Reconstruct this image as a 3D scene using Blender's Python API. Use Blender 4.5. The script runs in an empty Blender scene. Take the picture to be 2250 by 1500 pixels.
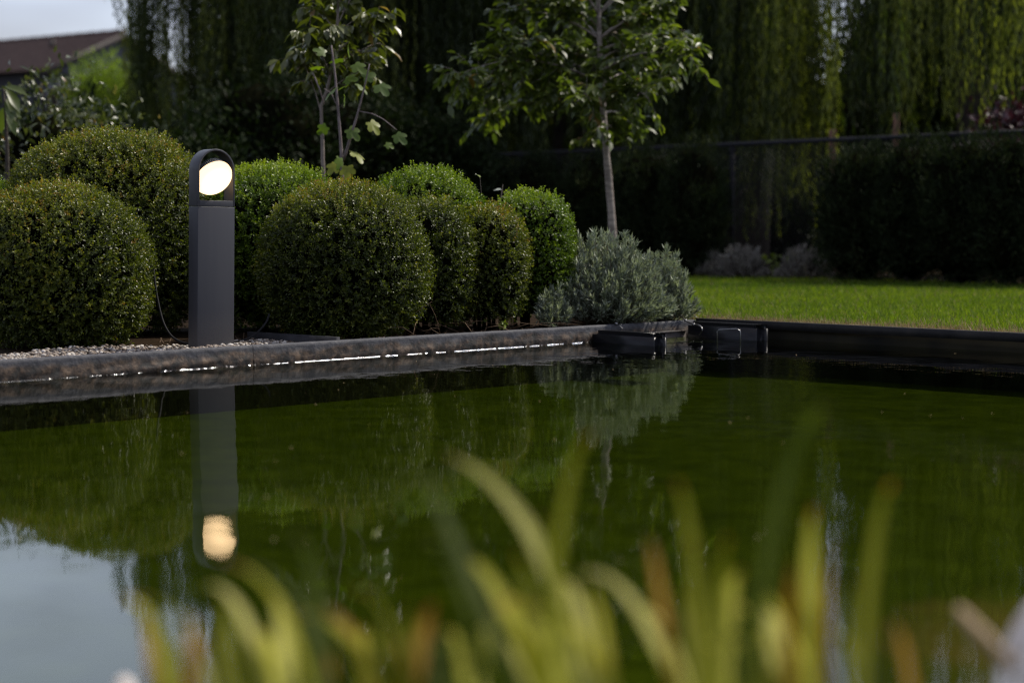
import bpy, bmesh, math, random
import numpy as np
from mathutils import Vector, Matrix, Euler

# ------------------------------------------------------------------ camera, sky, sun
S = bpy.context.scene
C = S.collection
CAM_H, F_PX = 0.535, 3700.0
TILT = math.atan(250 / F_PX)
cam_d = bpy.data.cameras.new('camera')
cam = bpy.data.objects.new('camera', cam_d); C.objects.link(cam); S.camera = cam
cam.location = (0, 0, CAM_H); cam.rotation_euler = (math.pi / 2 - TILT, 0, 0)
cam_d.sensor_width = 36; cam_d.lens = F_PX / 2250 * 36
cam_d.clip_start = 0.05; cam_d.clip_end = 2000
cam_d.dof.use_dof = True; cam_d.dof.focus_distance = 7.05; cam_d.dof.aperture_fstop = 1.85

CLOUD_AT = (7.7, 4.3, 1.5)
SUN_EL, SUN_AZ = math.radians(50), math.radians(60)       # azimuth clockwise from +Y
W = bpy.data.worlds.new('World'); S.world = W; W.use_nodes = True
nt = W.node_tree
sky = nt.nodes.new('ShaderNodeTexSky'); sky.sky_type = 'NISHITA'; sky.sun_disc = False
sky.sun_elevation = SUN_EL; sky.sun_rotation = SUN_AZ
sky.air_density = 1.0; sky.dust_density = 1.0; sky.ozone_density = 1.0
bg = nt.nodes['Background']; bg.inputs['Strength'].default_value = 0.078
veil = nt.nodes.new('ShaderNodeMixRGB'); veil.blend_type = 'ADD'; veil.inputs[0].default_value = 1      # thin even veil of high cloud
veil.inputs[2].default_value = (2.5, 1.85, 2.2, 1)
nt.links.new(sky.outputs[0], veil.inputs[1])
tcw = nt.nodes.new('ShaderNodeTexCoord'); mpw = nt.nodes.new('ShaderNodeMapping'); mpw.inputs['Scale'].default_value = (1.6, 1.6, 4.2); mpw.inputs['Location'].default_value = CLOUD_AT
cn = nt.nodes.new('ShaderNodeTexNoise'); cn.inputs['Scale'].default_value = 1.0; cn.inputs['Detail'].default_value = 4
cr = nt.nodes.new('ShaderNodeMapRange'); cr.interpolation_type = 'SMOOTHSTEP'; cr.inputs['From Min'].default_value = .50; cr.inputs['From Max'].default_value = .62
cm = nt.nodes.new('ShaderNodeMixRGB'); cm.blend_type = 'ADD'; cm.inputs[2].default_value = (7.2, 8.8, 10.4, 1)          # scattered bright thin clouds
nt.links.new(tcw.outputs['Generated'], mpw.inputs[0]); nt.links.new(mpw.outputs[0], cn.inputs[0]); nt.links.new(cn.outputs[0], cr.inputs[0]); nt.links.new(cr.outputs[0], cm.inputs[0])
nt.links.new(veil.outputs[0], cm.inputs[1]); nt.links.new(cm.outputs[0], bg.inputs[0])
sd = bpy.data.lights.new('sun', 'SUN'); sd.energy = 5.0; sd.angle = math.radians(0.55); sd.color = (1.0, 0.93, 0.82)
sun = bpy.data.objects.new('sun', sd); C.objects.link(sun)
SUN = Vector((math.cos(SUN_EL) * math.sin(SUN_AZ), math.cos(SUN_EL) * math.cos(SUN_AZ), math.sin(SUN_EL)))
sun.rotation_euler = SUN.to_track_quat('Z', 'Y').to_euler()
sun.location = SUN * 40
S.view_settings.view_transform = 'Standard'; S.view_settings.look = 'None'
S.view_settings.exposure = 0.15; S.view_settings.gamma = 1; S.view_settings.use_curve_mapping = False
S.render.engine = 'CYCLES'
cy = S.cycles
cy.use_denoising = True; cy.denoising_prefilter = "NONE"; cy.use_adaptive_sampling = False; cy.filter_width = 1.25; cy.max_bounces = 7; cy.diffuse_bounces = 3; cy.glossy_bounces = 4
cy.transmission_bounces = 3; cy.transparent_max_bounces = 8; cy.caustics_reflective = False; cy.caustics_refractive = False
cy.sample_clamp_indirect = 6

# ------------------------------------------------------------------ helpers
R = np.random.RandomState(7)
random.seed(7)

def at(px, py, Y):
    """point at distance Y seen at a pixel of the 2250x1500 photograph"""
    xc, yc = (px - 1125) / F_PX, (750 - py) / F_PX
    d = Vector((xc, math.cos(TILT) + yc * math.sin(TILT), -math.sin(TILT) + yc * math.cos(TILT)))
    k = Y / d.y
    return Vector((d.x * k, Y, CAM_H + d.z * k))

def mk(name, V, Fc, smooth=False, **attrs):
    V = np.asarray(V, dtype=np.float32).reshape(-1, 3)
    me = bpy.data.meshes.new(name)
    me.vertices.add(len(V)); me.vertices.foreach_set('co', V.ravel())
    if not isinstance(Fc, (list, tuple)): Fc = [Fc]
    loops, starts, n = [], [], 0
    for Fa in Fc:
        Fa = np.asarray(Fa, dtype=np.int32)
        if Fa.size == 0: continue
        m, k = Fa.shape
        starts.append(n + np.arange(m) * k); loops.append(Fa.ravel()); n += m * k
    loops = np.concatenate(loops); starts = np.concatenate(starts)
    me.loops.add(len(loops)); me.loops.foreach_set('vertex_index', loops.astype(np.int32))
    me.polygons.add(len(starts)); me.polygons.foreach_set('loop_start', starts.astype(np.int32))
    if smooth: me.polygons.foreach_set('use_smooth', np.ones(len(starts), dtype=bool))
    for a, v in attrs.items():
        at_ = me.attributes.new(a, 'FLOAT', 'POINT'); at_.data.foreach_set('value', np.asarray(v, dtype=np.float32).ravel())
    me.update(calc_edges=True)
    return me

def tag(o, label=None, cat=None, group=None, kind=None):
    if label: o['label'] = label
    if cat: o['category'] = cat
    if group: o['group'] = group
    if kind: o['kind'] = kind
    return o

def empty(name, loc, rot=(0, 0, 0)):
    o = bpy.data.objects.new(name, None); C.objects.link(o)
    o.empty_display_size = 0.1; o.location = loc; o.rotation_euler = rot
    return o

def obj(name, me, m=None, parent=None, kind=None, label=None):
    o = bpy.data.objects.new(name, me); C.objects.link(o)
    if m is not None and len(me.materials) == 0: me.materials.append(m)
    if parent is not None: o.parent = parent
    if kind: o['kind'] = kind
    if label: o['label'] = label
    return o

class MB:
    """collects geometry for ONE mesh"""
    def __init__(s): s.V, s.Q, s.T, s.n, s.a = [], [], [], 0, []
    def add(s, V, quads=None, tris=None, a=None):
        V = np.asarray(V, dtype=np.float64).reshape(-1, 3)
        if quads is not None and len(quads): s.Q.append(np.asarray(quads, dtype=np.int64).reshape(-1, 4) + s.n)
        if tris is not None and len(tris): s.T.append(np.asarray(tris, dtype=np.int64).reshape(-1, 3) + s.n)
        s.V.append(V); s.n += len(V)
        s.a.append(np.zeros(len(V)) if a is None else np.broadcast_to(np.asarray(a, dtype=np.float64), (len(V),)))
        return s
    def tube(s, pts, rad, seg=6, a=None):
        pts = np.asarray([tuple(p) for p in pts], dtype=np.float64); n = len(pts)
        rad = np.broadcast_to(np.asarray(rad, dtype=np.float64), (n,))
        T = np.gradient(pts, axis=0); T /= np.linalg.norm(T, axis=1, keepdims=True) + 1e-12
        ref = np.array([0.31, 0.12, 0.94]) if abs(T[0, 2]) < 0.9 else np.array([1.0, 0.1, 0])
        U = np.cross(T, ref); U /= np.linalg.norm(U, axis=1, keepdims=True); Wv = np.cross(T, U)
        an = np.arange(seg) * 2 * math.pi / seg
        V = pts[:, None, :] + rad[:, None, None] * (np.cos(an)[None, :, None] * U[:, None, :] + np.sin(an)[None, :, None] * Wv[:, None, :])
        i = np.arange(n - 1)[:, None] * seg; j = np.arange(seg)[None, :]; j2 = (j + 1) % seg
        q = np.stack([i + j, i + j2, i + seg + j2, i + seg + j], -1).reshape(-1, 4)
        V = V.reshape(-1, 3); V = np.vstack([V, pts[:1], pts[-1:]]); c0, c1 = n * seg, n * seg + 1
        jj = np.arange(seg); t = np.concatenate([np.stack([(jj + 1) % seg, jj, np.full(seg, c0)], -1),
                                                 np.stack([(n - 1) * seg + jj, (n - 1) * seg + (jj + 1) % seg, np.full(seg, c1)], -1)])
        return s.add(V, q, t, a)
    def box(s, lo, hi, M=None, a=None):
        x0, y0, z0 = lo; x1, y1, z1 = hi
        V = np.array([(x0, y0, z0), (x1, y0, z0), (x1, y1, z0), (x0, y1, z0), (x0, y0, z1), (x1, y0, z1), (x1, y1, z1), (x0, y1, z1)], float)
        if M is not None: V = np.array([tuple(M @ Vector(v)) for v in V])
        return s.add(V, [(0, 3, 2, 1), (4, 5, 6, 7), (0, 1, 5, 4), (1, 2, 6, 5), (2, 3, 7, 6), (3, 0, 4, 7)], None, a)
    def scatter(s, tv, tf, pos, ax, nrm, size, a=None, width=1.0):
        """copies of a leaf template: axis ax, blade normal nrm"""
        tv = np.asarray(tv, float); tf = np.asarray(tf); N = len(pos)
        ax = ax / (np.linalg.norm(ax, axis=1, keepdims=True) + 1e-9)
        side = np.cross(nrm, ax); side /= np.linalg.norm(side, axis=1, keepdims=True) + 1e-9
        up = np.cross(ax, side)
        size = np.broadcast_to(np.asarray(size, float), (N,)); width = np.broadcast_to(np.asarray(width, float), (N,))
        V = pos[:, None, :] + size[:, None, None] * (tv[None, :, 0, None] * ax[:, None, :] + (tv[None, :, 1] * width[:, None])[..., None] * side[:, None, :] + tv[None, :, 2, None] * up[:, None, :])
        k = len(tv); f = (tf[None] + (np.arange(N) * k)[:, None, None]).reshape(-1, tf.shape[1])
        av = None if a is None else np.repeat(np.asarray(a, float), k)
        if tf.shape[1] == 3: return s.add(V, None, f, av)
        return s.add(V, f, None, av)
    def mesh(s, name, origin=(0, 0, 0), smooth=False):
        V = np.concatenate(s.V) - np.array(tuple(origin))
        Fs = []
        if s.Q: Fs.append(np.concatenate(s.Q))
        if s.T: Fs.append(np.concatenate(s.T))
        return mk(name, V, Fs, smooth, rnd=np.concatenate(s.a))

LEAF = ([(0, 0, 0), (.45, .5, .10), (1, 0, -.05), (.45, -.5, .10)], [(0, 2, 1), (0, 3, 2)])
BIGLEAF = ([(0, 0, 0), (.25, .36, .05), (.6, .46, .03), (1, 0, -.16), (.6, -.46, .03), (.25, -.36, .05), (.28, 0, -.02), (.62, 0, -.05)],
           [(0, 6, 1), (1, 6, 7), (1, 7, 2), (2, 7, 3), (0, 5, 6), (5, 7, 6), (5, 4, 7), (4, 3, 7)])

def unit(n, rs=R):
    v = rs.normal(size=(n, 3)); return v / np.linalg.norm(v, axis=1, keepdims=True)

def lump(P, f, seed):
    """cheap smooth noise in about -1..1"""
    r = np.random.RandomState(seed); o = np.zeros(len(P))
    for k in range(5):
        d = r.normal(size=3); d /= np.linalg.norm(d)
        o += np.sin(P @ d * f * (0.7 + .35 * k) + r.rand() * 6.28) / (1 + .35 * k)
    return o / 2.4

# ------------------------------------------------------------------ materials
def newmat(name):
    m = bpy.data.materials.new(name); m.use_nodes = True
    n = m.node_tree.nodes; return m, n, m.node_tree.links, n['Principled BSDF'], n['Material Output']

def ramp(n, stops):
    r = n.new('ShaderNodeValToRGB'); e = r.color_ramp.elements
    while len(e) > 1: e.remove(e[-1])
    e[0].position = stops[0][0]; e[0].color = (*stops[0][1], 1)
    for p, c in stops[1:]:
        x = e.new(p); x.color = (*c, 1)
    return r

def leafmat(name, stops, trans=0.3, rough=0.4, spec=0.5, tcol=(1.4, 1.5, .5)):
    m, n, l, p, out = newmat(name)
    a = n.new('ShaderNodeAttribute'); a.attribute_name = 'rnd'
    r = ramp(n, stops); l.new(a.outputs['Fac'], r.inputs[0]); l.new(r.outputs[0], p.inputs['Base Color'])
    p.inputs['Roughness'].default_value = rough; p.inputs['Specular IOR Level'].default_value = spec
    t = n.new('ShaderNodeBsdfTranslucent'); mul = n.new('ShaderNodeMixRGB'); mul.blend_type = 'MULTIPLY'; mul.inputs[0].default_value = 1
    mul.inputs[2].default_value = (*tcol, 1); l.new(r.outputs[0], mul.inputs[1]); l.new(mul.outputs[0], t.inputs[0])
    mx = n.new('ShaderNodeMixShader'); mx.inputs[0].default_value = trans
    l.new(p.outputs[0], mx.inputs[1]); l.new(t.outputs[0], mx.inputs[2]); l.new(mx.outputs[0], out.inputs[0])
    return m

def noisemat(name, stops, scale=8, rough=.7, bump=0.0, bscale=None, spec=.5, detail=6, metallic=0, stretch=None):
    m, n, l, p, out = newmat(name)
    tc = n.new('ShaderNodeTexCoord'); src = tc.outputs['Object']
    if stretch:
        mp = n.new('ShaderNodeMapping'); mp.inputs['Scale'].default_value = stretch; l.new(src, mp.inputs[0]); src = mp.outputs[0]
    t = n.new('ShaderNodeTexNoise'); t.inputs['Scale'].default_value = scale; t.inputs['Detail'].default_value = detail; l.new(src, t.inputs[0])
    r = ramp(n, stops); l.new(t.outputs[0], r.inputs[0]); l.new(r.outputs[0], p.inputs['Base Color'])
    p.inputs['Roughness'].default_value = rough; p.inputs['Specular IOR Level'].default_value = spec; p.inputs['Metallic'].default_value = metallic
    if bump:
        t2 = n.new('ShaderNodeTexNoise'); t2.inputs['Scale'].default_value = bscale or scale * 4; t2.inputs['Detail'].default_value = 5; l.new(src, t2.inputs[0])
        b = n.new('ShaderNodeBump'); b.inputs['Strength'].default_value = .7; b.inputs['Distance'].default_value = bump
        l.new(t2.outputs[0], b.inputs['Height']); l.new(b.outputs[0], p.inputs['Normal'])
    return m

M = {}
M['box'] = leafmat('boxwood_leaf', [(0, (.014, .022, .004)), (.4, (.040, .056, .008)), (.7, (.095, .115, .013)), (.94, (.20, .20, .02)), (1, (.20, .12, .02))], .32, .42, .38)
M['box_fresh'] = leafmat('boxwood_fresh_leaf', [(0, (.015, .032, .004)), (.4, (.046, .084, .006)), (.7, (.11, .170, .010)), (1, (.23, .29, .02))], .34, .42, .38)
M['core'] = noisemat('dark_core_and_branches', [(.3, (.0025, .003, .0015)), (.7, (.006, .006, .003))], 30, 1.0, spec=.0)
M['lav'] = leafmat('lavender_leaf', [(0, (.095, .118, .078)), (.5, (.215, .25, .185)), (1, (.46, .49, .42))], .28, .5, .4, (1.1, 1.2, .6))
M['dry'] = leafmat('grey_dry_leaf', [(0, (.11, .09, .08)), (.5, (.20, .185, .165)), (1, (.34, .33, .30))], .15, .7, .3, (1, .95, .8))
M['willow'] = leafmat('willow_leaf', [(0, (.016, .026, .007)), (.5, (.036, .055, .011)), (.8, (.10, .12, .024)), (1, (.19, .215, .042))], .36, .45, .3)
M['pale_willow'] = leafmat('pale_willow_leaf', [(0, (.07, .11, .012)), (1, (.19, .26, .04))], .45, .45, .4)
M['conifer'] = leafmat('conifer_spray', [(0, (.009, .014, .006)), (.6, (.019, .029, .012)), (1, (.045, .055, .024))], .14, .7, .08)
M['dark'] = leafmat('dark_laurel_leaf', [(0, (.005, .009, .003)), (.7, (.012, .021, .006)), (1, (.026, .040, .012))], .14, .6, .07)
M['cherry'] = leafmat('cherry_leaf', [(0, (.036, .056, .012)), (.6, (.080, .110, .018)), (.985, (.16, .19, .022)), (1, (.16, .10, .03))], .44, .44, .7)
M['young'] = leafmat('young_tree_leaf', [(0, (.04, .055, .010)), (.6, (.085, .10, .015)), (.9, (.13, .135, .03)), (1, (.20, .13, .06))], .38, .36, .6)
M['fig'] = leafmat('fig_leaf', [(0, (.05, .09, .018)), (.6, (.09, .14, .018)), (1, (.20, .22, .02))], .45, .45, .45, (1.7, 1.7, .35))
M['photinia'] = leafmat('mixed_shrub_leaf', [(0, (.02, .03, .01)), (.5, (.05, .065, .02)), (.85, (.10, .11, .045)), (1, (.17, .09, .05))], .28, .33, .6)
M['purple'] = leafmat('purple_leaf', [(0, (.03, .012, .016)), (.7, (.06, .022, .03)), (1, (.15, .08, .10))], .2, .4, .5, (1.3, .6, .7))
M['lime'] = leafmat('lime_leaf', [(0, (.09, .13, .01)), (1, (.17, .22, .02))], .35, .45, .4)
M['bark_pale'] = noisemat('pale_bark', [(.3, (.11, .09, .075)), (.7, (.22, .18, .155))], 26, .8, .002, 60)
M['bark_cherry'] = noisemat('cherry_bark', [(.35, (.12, .095, .08)), (.65, (.28, .235, .205))], 14, .6, .003, 40, stretch=(1, 1, 5))
M['bark_dark'] = noisemat('dark_bark', [(.3, (.02, .016, .012)), (.7, (.05, .04, .03))], 10, .9, .01, 20)
M['bark_red'] = noisemat('reddish_bark', [(.3, (.09, .045, .028)), (.7, (.17, .085, .05))], 10, .9, .01, 20)
M['fig_bark'] = noisemat('fig_bark', [(.3, (.10, .075, .075)), (.7, (.19, .15, .15))], 30, .7, .001, 80)
def lamp_paint():
    m, n, l, p, out = newmat('anthracite_paint')
    tc = n.new('ShaderNodeTexCoord'); mp = n.new('ShaderNodeMapping'); mp.inputs['Scale'].default_value = (60, 60, 2.2); l.new(tc.outputs['Object'], mp.inputs[0])
    a = n.new('ShaderNodeTexNoise'); a.inputs['Scale'].default_value = 1; a.inputs['Detail'].default_value = 4; l.new(mp.outputs[0], a.inputs[0])
    b = n.new('ShaderNodeTexNoise'); b.inputs['Scale'].default_value = 190; b.inputs['Detail'].default_value = 3; l.new(tc.outputs['Object'], b.inputs[0])
    sx = n.new('ShaderNodeSeparateXYZ'); l.new(tc.outputs['Object'], sx.inputs[0])
    dz = n.new('ShaderNodeMapRange'); dz.inputs['From Min'].default_value = .16; dz.inputs['From Max'].default_value = -.01; dz.inputs['To Max'].default_value = .8; l.new(sx.outputs[2], dz.inputs[0])
    mu = n.new('ShaderNodeMath'); mu.operation = 'MULTIPLY'; l.new(dz.outputs[0], mu.inputs[0]); l.new(b.outputs[0], mu.inputs[1])
    base = ramp(n, [(.3, (.031, .032, .041)), (.55, (.034, .035, .044)), (.75, (.038, .039, .047))]); l.new(a.outputs[0], base.inputs[0])
    mx = n.new('ShaderNodeMixRGB'); mx.inputs[2].default_value = (.12, .105, .09, 1); l.new(mu.outputs[0], mx.inputs[0]); l.new(base.outputs[0], mx.inputs[1])
    l.new(mx.outputs[0], p.inputs['Base Color']); p.inputs['Specular IOR Level'].default_value = .35
    rr_ = n.new('ShaderNodeMapRange'); rr_.inputs['To Min'].default_value = .42; rr_.inputs['To Max'].default_value = .6; l.new(a.outputs[0], rr_.inputs[0]); l.new(rr_.outputs[0], p.inputs['Roughness'])
    return m
M['lamp'] = lamp_paint()
M['sink'] = noisemat('lamp_head_metal', [(.3, (.035, .036, .042)), (.7, (.045, .046, .052))], 60, .45)
M['black_plastic'] = noisemat('black_plastic', [(.3, (.010, .011, .013)), (.7, (.011, .011, .013))], 20, .34, .0008, 50, .2)
M['cable'] = noisemat('black_rubber', [(.3, (.008, .008, .009)), (.7, (.011, .011, .012))], 40, .7, spec=.15)
M['steel'] = noisemat('stainless_wire', [(.3, (.16, .16, .17)), (.7, (.25, .25, .25))], 80, .38, metallic=1)
M['weir'] = noisemat('stained_weir_plate', [(.35, (.035, .027, .022)), (.6, (.10, .09, .09))], 18, .5, .001, 80)
M['fence'] = noisemat('black_fence_coating', [(.3, (.005, .005, .008)), (.7, (.009, .009, .012))], 20, .6, spec=.25)
M['soil'] = noisemat('bed_soil', [(.3, (.022, .013, .008)), (.7, (.06, .036, .022))], 25, 1.0, .012, 60, spec=.03)
M['litter'] = noisemat('leaf_litter', [(.3, (.010, .007, .004)), (.7, (.030, .019, .011))], 25, 1.0, .012, 60, spec=.03)
M['pebble'] = leafmat('pebble', [(0, (.10, .075, .055)), (.35, (.21, .165, .13)), (.7, (.32, .28, .235)), (1, (.50, .47, .43))], 0, .75, .3)
M['twig'] = leafmat('dry_twig', [(0, (.05, .03, .018)), (1, (.15, .10, .06))], 0, .85, .2)
M['edging'] = noisemat('slate_edging', [(.3, (.025, .025, .028)), (.7, (.045, .045, .05))], 20, .8, .001, 60, spec=.1)
M['rock'] = noisemat('pale_rock', [(.35, (.34, .24, .17)), (.5, (.70, .62, .56)), (.7, (.84, .80, .77))], 22, .85, .006, 40)
M['straw'] = leafmat('dry_stalk', [(0, (.34, .24, .13)), (1, (.50, .40, .24))], .2, .6, .3, (1, 1, .8))

# blades: colour along the blade (own colour of the leaf: fresh base, withered tip)
def blade_mat(name, c0, c1, tip, tip_at=.86, trans=.68):
    m = leafmat(name, [(0, c0), (tip_at - .28, c1), (tip_at - .05, c1), (tip_at + .04, tip), (1, tuple(.7 * v for v in tip))], trans, .6, .15, (1.3, 1.3, .4))
    return m
M['blade_green'] = blade_mat('green_blade', (.23, .24, .012), (.19, .20, .012), (.22, .10, .02))
M['blade_yellow'] = blade_mat('yellow_green_blade', (.50, .51, .06), (.52, .50, .07), (.32, .15, .04))
M['blade_pale'] = blade_mat('pale_blade', (.58, .58, .16), (.64, .60, .20), (.28, .16, .07), .93)
M['blade_brown'] = blade_mat('withered_blade', (.36, .27, .02), (.36, .19, .025), (.24, .11, .035), .7)
M['blade_deep'] = blade_mat('deep_green_blade', (.075, .10, .010), (.065, .09, .014), (.06, .05, .02))

# kerb: smooth grey stone above, brown lime and algae crust in the splash zone
def kerb_mat():
    m, n, l, p, out = newmat('kerb_stone')
    g = n.new('ShaderNodeTexCoord'); sx = n.new('ShaderNodeSeparateXYZ'); l.new(g.outputs['Object'], sx.inputs[0])
    t = n.new('ShaderNodeTexNoise'); t.inputs['Scale'].default_value = 9; t.inputs['Detail'].default_value = 7; l.new(g.outputs['Object'], t.inputs[0])
    t2 = n.new('ShaderNodeTexNoise'); t2.inputs['Scale'].default_value = 27; t2.inputs['Detail'].default_value = 6; t2.inputs['Roughness'].default_value = .65; l.new(g.outputs['Object'], t2.inputs[0])
    a = n.new('ShaderNodeMath'); a.operation = 'MULTIPLY_ADD'; a.inputs[1].default_value = .07; l.new(t.outputs[0], a.inputs[0]); l.new(sx.outputs[2], a.inputs[2])
    mr = n.new('ShaderNodeMapRange'); mr.inputs['From Min'].default_value = .078; mr.inputs['From Max'].default_value = .096; l.new(a.outputs[0], mr.inputs[0])
    stone = ramp(n, [(.3, (.020, .021, .027)), (.5, (.032, .033, .042)), (.75, (.07, .069, .077))]); l.new(t2.outputs[0], stone.inputs[0])
    crust = ramp(n, [(.40, (.003, .002, .001)), (.50, (.022, .012, .007)), (.66, (.095, .060, .036))]); l.new(t2.outputs[0], crust.inputs[0])
    mx = n.new('ShaderNodeMixRGB'); l.new(mr.outputs[0], mx.inputs[0]); l.new(crust.outputs[0], mx.inputs[1]); l.new(stone.outputs[0], mx.inputs[2])
    l.new(mx.outputs[0], p.inputs['Base Color']); p.inputs['Roughness'].default_value = .72
    b = n.new('ShaderNodeBump'); b.inputs['Distance'].default_value = .006; b.inputs['Strength'].default_value = .9
    l.new(t2.outputs[0], b.inputs['Height']); l.new(b.outputs[0], p.inputs['Normal'])
    return m
M['kerb'] = kerb_mat()
M['kerb_black'] = noisemat('black_edging_board', [(.3, (.012, .012, .013)), (.6, (.024, .023, .023)), (.8, (.040, .035, .032))], 9, .75, .003, 60, spec=.15)
M['liner'] = noisemat('black_pond_liner', [(.3, (.006, .006, .005)), (.7, (.018, .016, .009))], 6, .9, spec=.1)

def lawn_ground_mat():
    return noisemat('lawn_earth', [(.3, (.03, .045, .008)), (.7, (.055, .075, .015))], 12, .95, .01, 60)
M['lawn'] = lawn_ground_mat()
M['grass'] = leafmat('lawn_blade', [(0, (.050, .088, .010)), (.45, (.096, .150, .013)), (.8, (.17, .215, .024)), (.86, (.19, .16, .06)), (1, (.40, .30, .16))], .45, .5, .15, (1.35, 1.4, .4))

M['straw_blade'] = leafmat('straw_blade', [(0, (.15, .12, .05)), (.5, (.27, .20, .11)), (1, (.42, .34, .22))], .25, .6, .15, (1, .95, .8))
def floor_mat():
    m, n, l, p, out = newmat('pond_floor_algae')
    tc = n.new('ShaderNodeTexCoord')
    t = n.new('ShaderNodeTexNoise'); t.inputs['Scale'].default_value = 7; t.inputs['Detail'].default_value = 9; t.inputs['Roughness'].default_value = .72; l.new(tc.outputs['Object'], t.inputs[0])
    r = ramp(n, [(.25, (.011, .0145, .001)), (.5, (.022, .028, .002)), (.75, (.037, .044, .003))]); l.new(t.outputs[0], r.inputs[0])
    # browner patch of floor towards the near right bank
    sx = n.new('ShaderNodeSeparateXYZ'); l.new(tc.outputs['Object'], sx.inputs[0])
    d = n.new('ShaderNodeVectorMath'); d.operation = 'DISTANCE'; d.inputs[1].default_value = (1.05, 2.75, -.17); l.new(tc.outputs['Object'], d.inputs[0])
    ad = n.new('ShaderNodeMath'); ad.operation = 'MULTIPLY_ADD'; ad.inputs[1].default_value = .5; l.new(t.outputs[0], ad.inputs[0]); l.new(d.outputs['Value'], ad.inputs[2])
    mr = n.new('ShaderNodeMapRange'); mr.inputs['From Min'].default_value = .75; mr.inputs['From Max'].default_value = .45; l.new(ad.outputs[0], mr.inputs[0])
    mx = n.new('ShaderNodeMixRGB'); mx.inputs[2].default_value = (.10, .065, .03, 1); l.new(mr.outputs[0], mx.inputs[0]); l.new(r.outputs[0], mx.inputs[1])
    l.new(mx.outputs[0], p.inputs['Base Color']); p.inputs['Roughness'].default_value = 1; p.inputs['Specular IOR Level'].default_value = 0
    return m
M['floor'] = floor_mat()

def water_mat(rough=.022, tint=(.80, .90, .55), wave=True):
    m, n, l, p, out = newmat('pond_water'); n.remove(p)
    tc = n.new('ShaderNodeTexCoord')
    mp = n.new('ShaderNodeMapping'); mp.inputs['Scale'].default_value = (1.0, .75, 1); l.new(tc.outputs['Object'], mp.inputs[0])
    a = n.new('ShaderNodeTexNoise'); a.inputs['Scale'].default_value = 3.2; a.inputs['Detail'].default_value = 3; l.new(mp.outputs[0], a.inputs[0])
    b = n.new('ShaderNodeTexNoise'); b.inputs['Scale'].default_value = 19; b.inputs['Detail'].default_value = 2; l.new(mp.outputs[0], b.inputs[0])
    s = n.new('ShaderNodeMath'); s.operation = 'MULTIPLY_ADD'; s.inputs[1].default_value = .10; l.new(b.outputs[0], s.inputs[0]); l.new(a.outputs[0], s.inputs[2])
    # the inflow in the far corner roughens the surface there
    d = n.new('ShaderNodeVectorMath'); d.operation = 'DISTANCE'; d.inputs[1].default_value = (1.0, 7.6, 0); l.new(tc.outputs['Object'], d.inputs[0])
    mr = n.new('ShaderNodeMapRange'); mr.inputs['From Min'].default_value = .2; mr.inputs['From Max'].default_value = 3.2
    mr.inputs['To Min'].default_value = .0046; mr.inputs['To Max'].default_value = .0018; l.new(d.outputs['Value'], mr.inputs[0])
    d2 = n.new('ShaderNodeVectorMath'); d2.operation = 'DISTANCE'; d2.inputs[1].default_value = (.93, 7.98, 0); l.new(tc.outputs['Object'], d2.inputs[0])
    m2 = n.new('ShaderNodeMapRange'); m2.interpolation_type = 'SMOOTHSTEP'; m2.inputs['From Min'].default_value = .12; m2.inputs['From Max'].default_value = .36
    m2.inputs['To Min'].default_value = .03; m2.inputs['To Max'].default_value = 0; l.new(d2.outputs['Value'], m2.inputs[0])
    ad = n.new('ShaderNodeMath'); ad.operation = 'ADD'; l.new(mr.outputs[0], ad.inputs[0]); l.new(m2.outputs[0], ad.inputs[1])
    bp = n.new('ShaderNodeBump'); bp.inputs['Strength'].default_value = 1
    l.new(ad.outputs[0], bp.inputs['Distance']); l.new(s.outputs[0], bp.inputs['Height'])
    g = n.new('ShaderNodeBsdfGlossy'); g.inputs['Roughness'].default_value = rough; l.new(bp.outputs[0], g.inputs['Normal'])
    tr = n.new('ShaderNodeBsdfTransparent'); tr.inputs[0].default_value = (*tint, 1)
    f = n.new('ShaderNodeFresnel'); f.inputs[0].default_value = 1.333; l.new(bp.outputs[0], f.inputs['Normal'])
    mx = n.new('ShaderNodeMixShader'); l.new(f.outputs[0], mx.inputs[0]); l.new(tr.outputs[0], mx.inputs[1]); l.new(g.outputs[0], mx.inputs[2])
    l.new(mx.outputs[0], out.inputs[0])
    return m
M['water'] = water_mat()

def meniscus_mat():
    m, n, l, p, out = newmat('wet_waterline'); n.remove(p)
    tc = n.new('ShaderNodeTexCoord')
    t = n.new('ShaderNodeTexNoise'); t.inputs['Scale'].default_value = 45; t.inputs['Detail'].default_value = 3; l.new(tc.outputs['Object'], t.inputs[0])
    bp = n.new('ShaderNodeBump'); bp.inputs['Strength'].default_value = 1; bp.inputs['Distance'].default_value = .003; l.new(t.outputs[0], bp.inputs['Height'])
    g = n.new('ShaderNodeBsdfGlossy'); g.inputs['Roughness'].default_value = .11; l.new(bp.outputs[0], g.inputs['Normal'])
    tr = n.new('ShaderNodeBsdfTransparent'); tr.inputs[0].default_value = (.85, .9, .8, 1)
    f = n.new('ShaderNodeFresnel'); f.inputs[0].default_value = 1.333; l.new(bp.outputs[0], f.inputs['Normal'])
    mx = n.new('ShaderNodeMixShader'); l.new(f.outputs[0], mx.inputs[0]); l.new(tr.outputs[0], mx.inputs[1]); l.new(g.outputs[0], mx.inputs[2])
    l.new(mx.outputs[0], out.inputs[0]); return m
M['meniscus'] = meniscus_mat()

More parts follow.
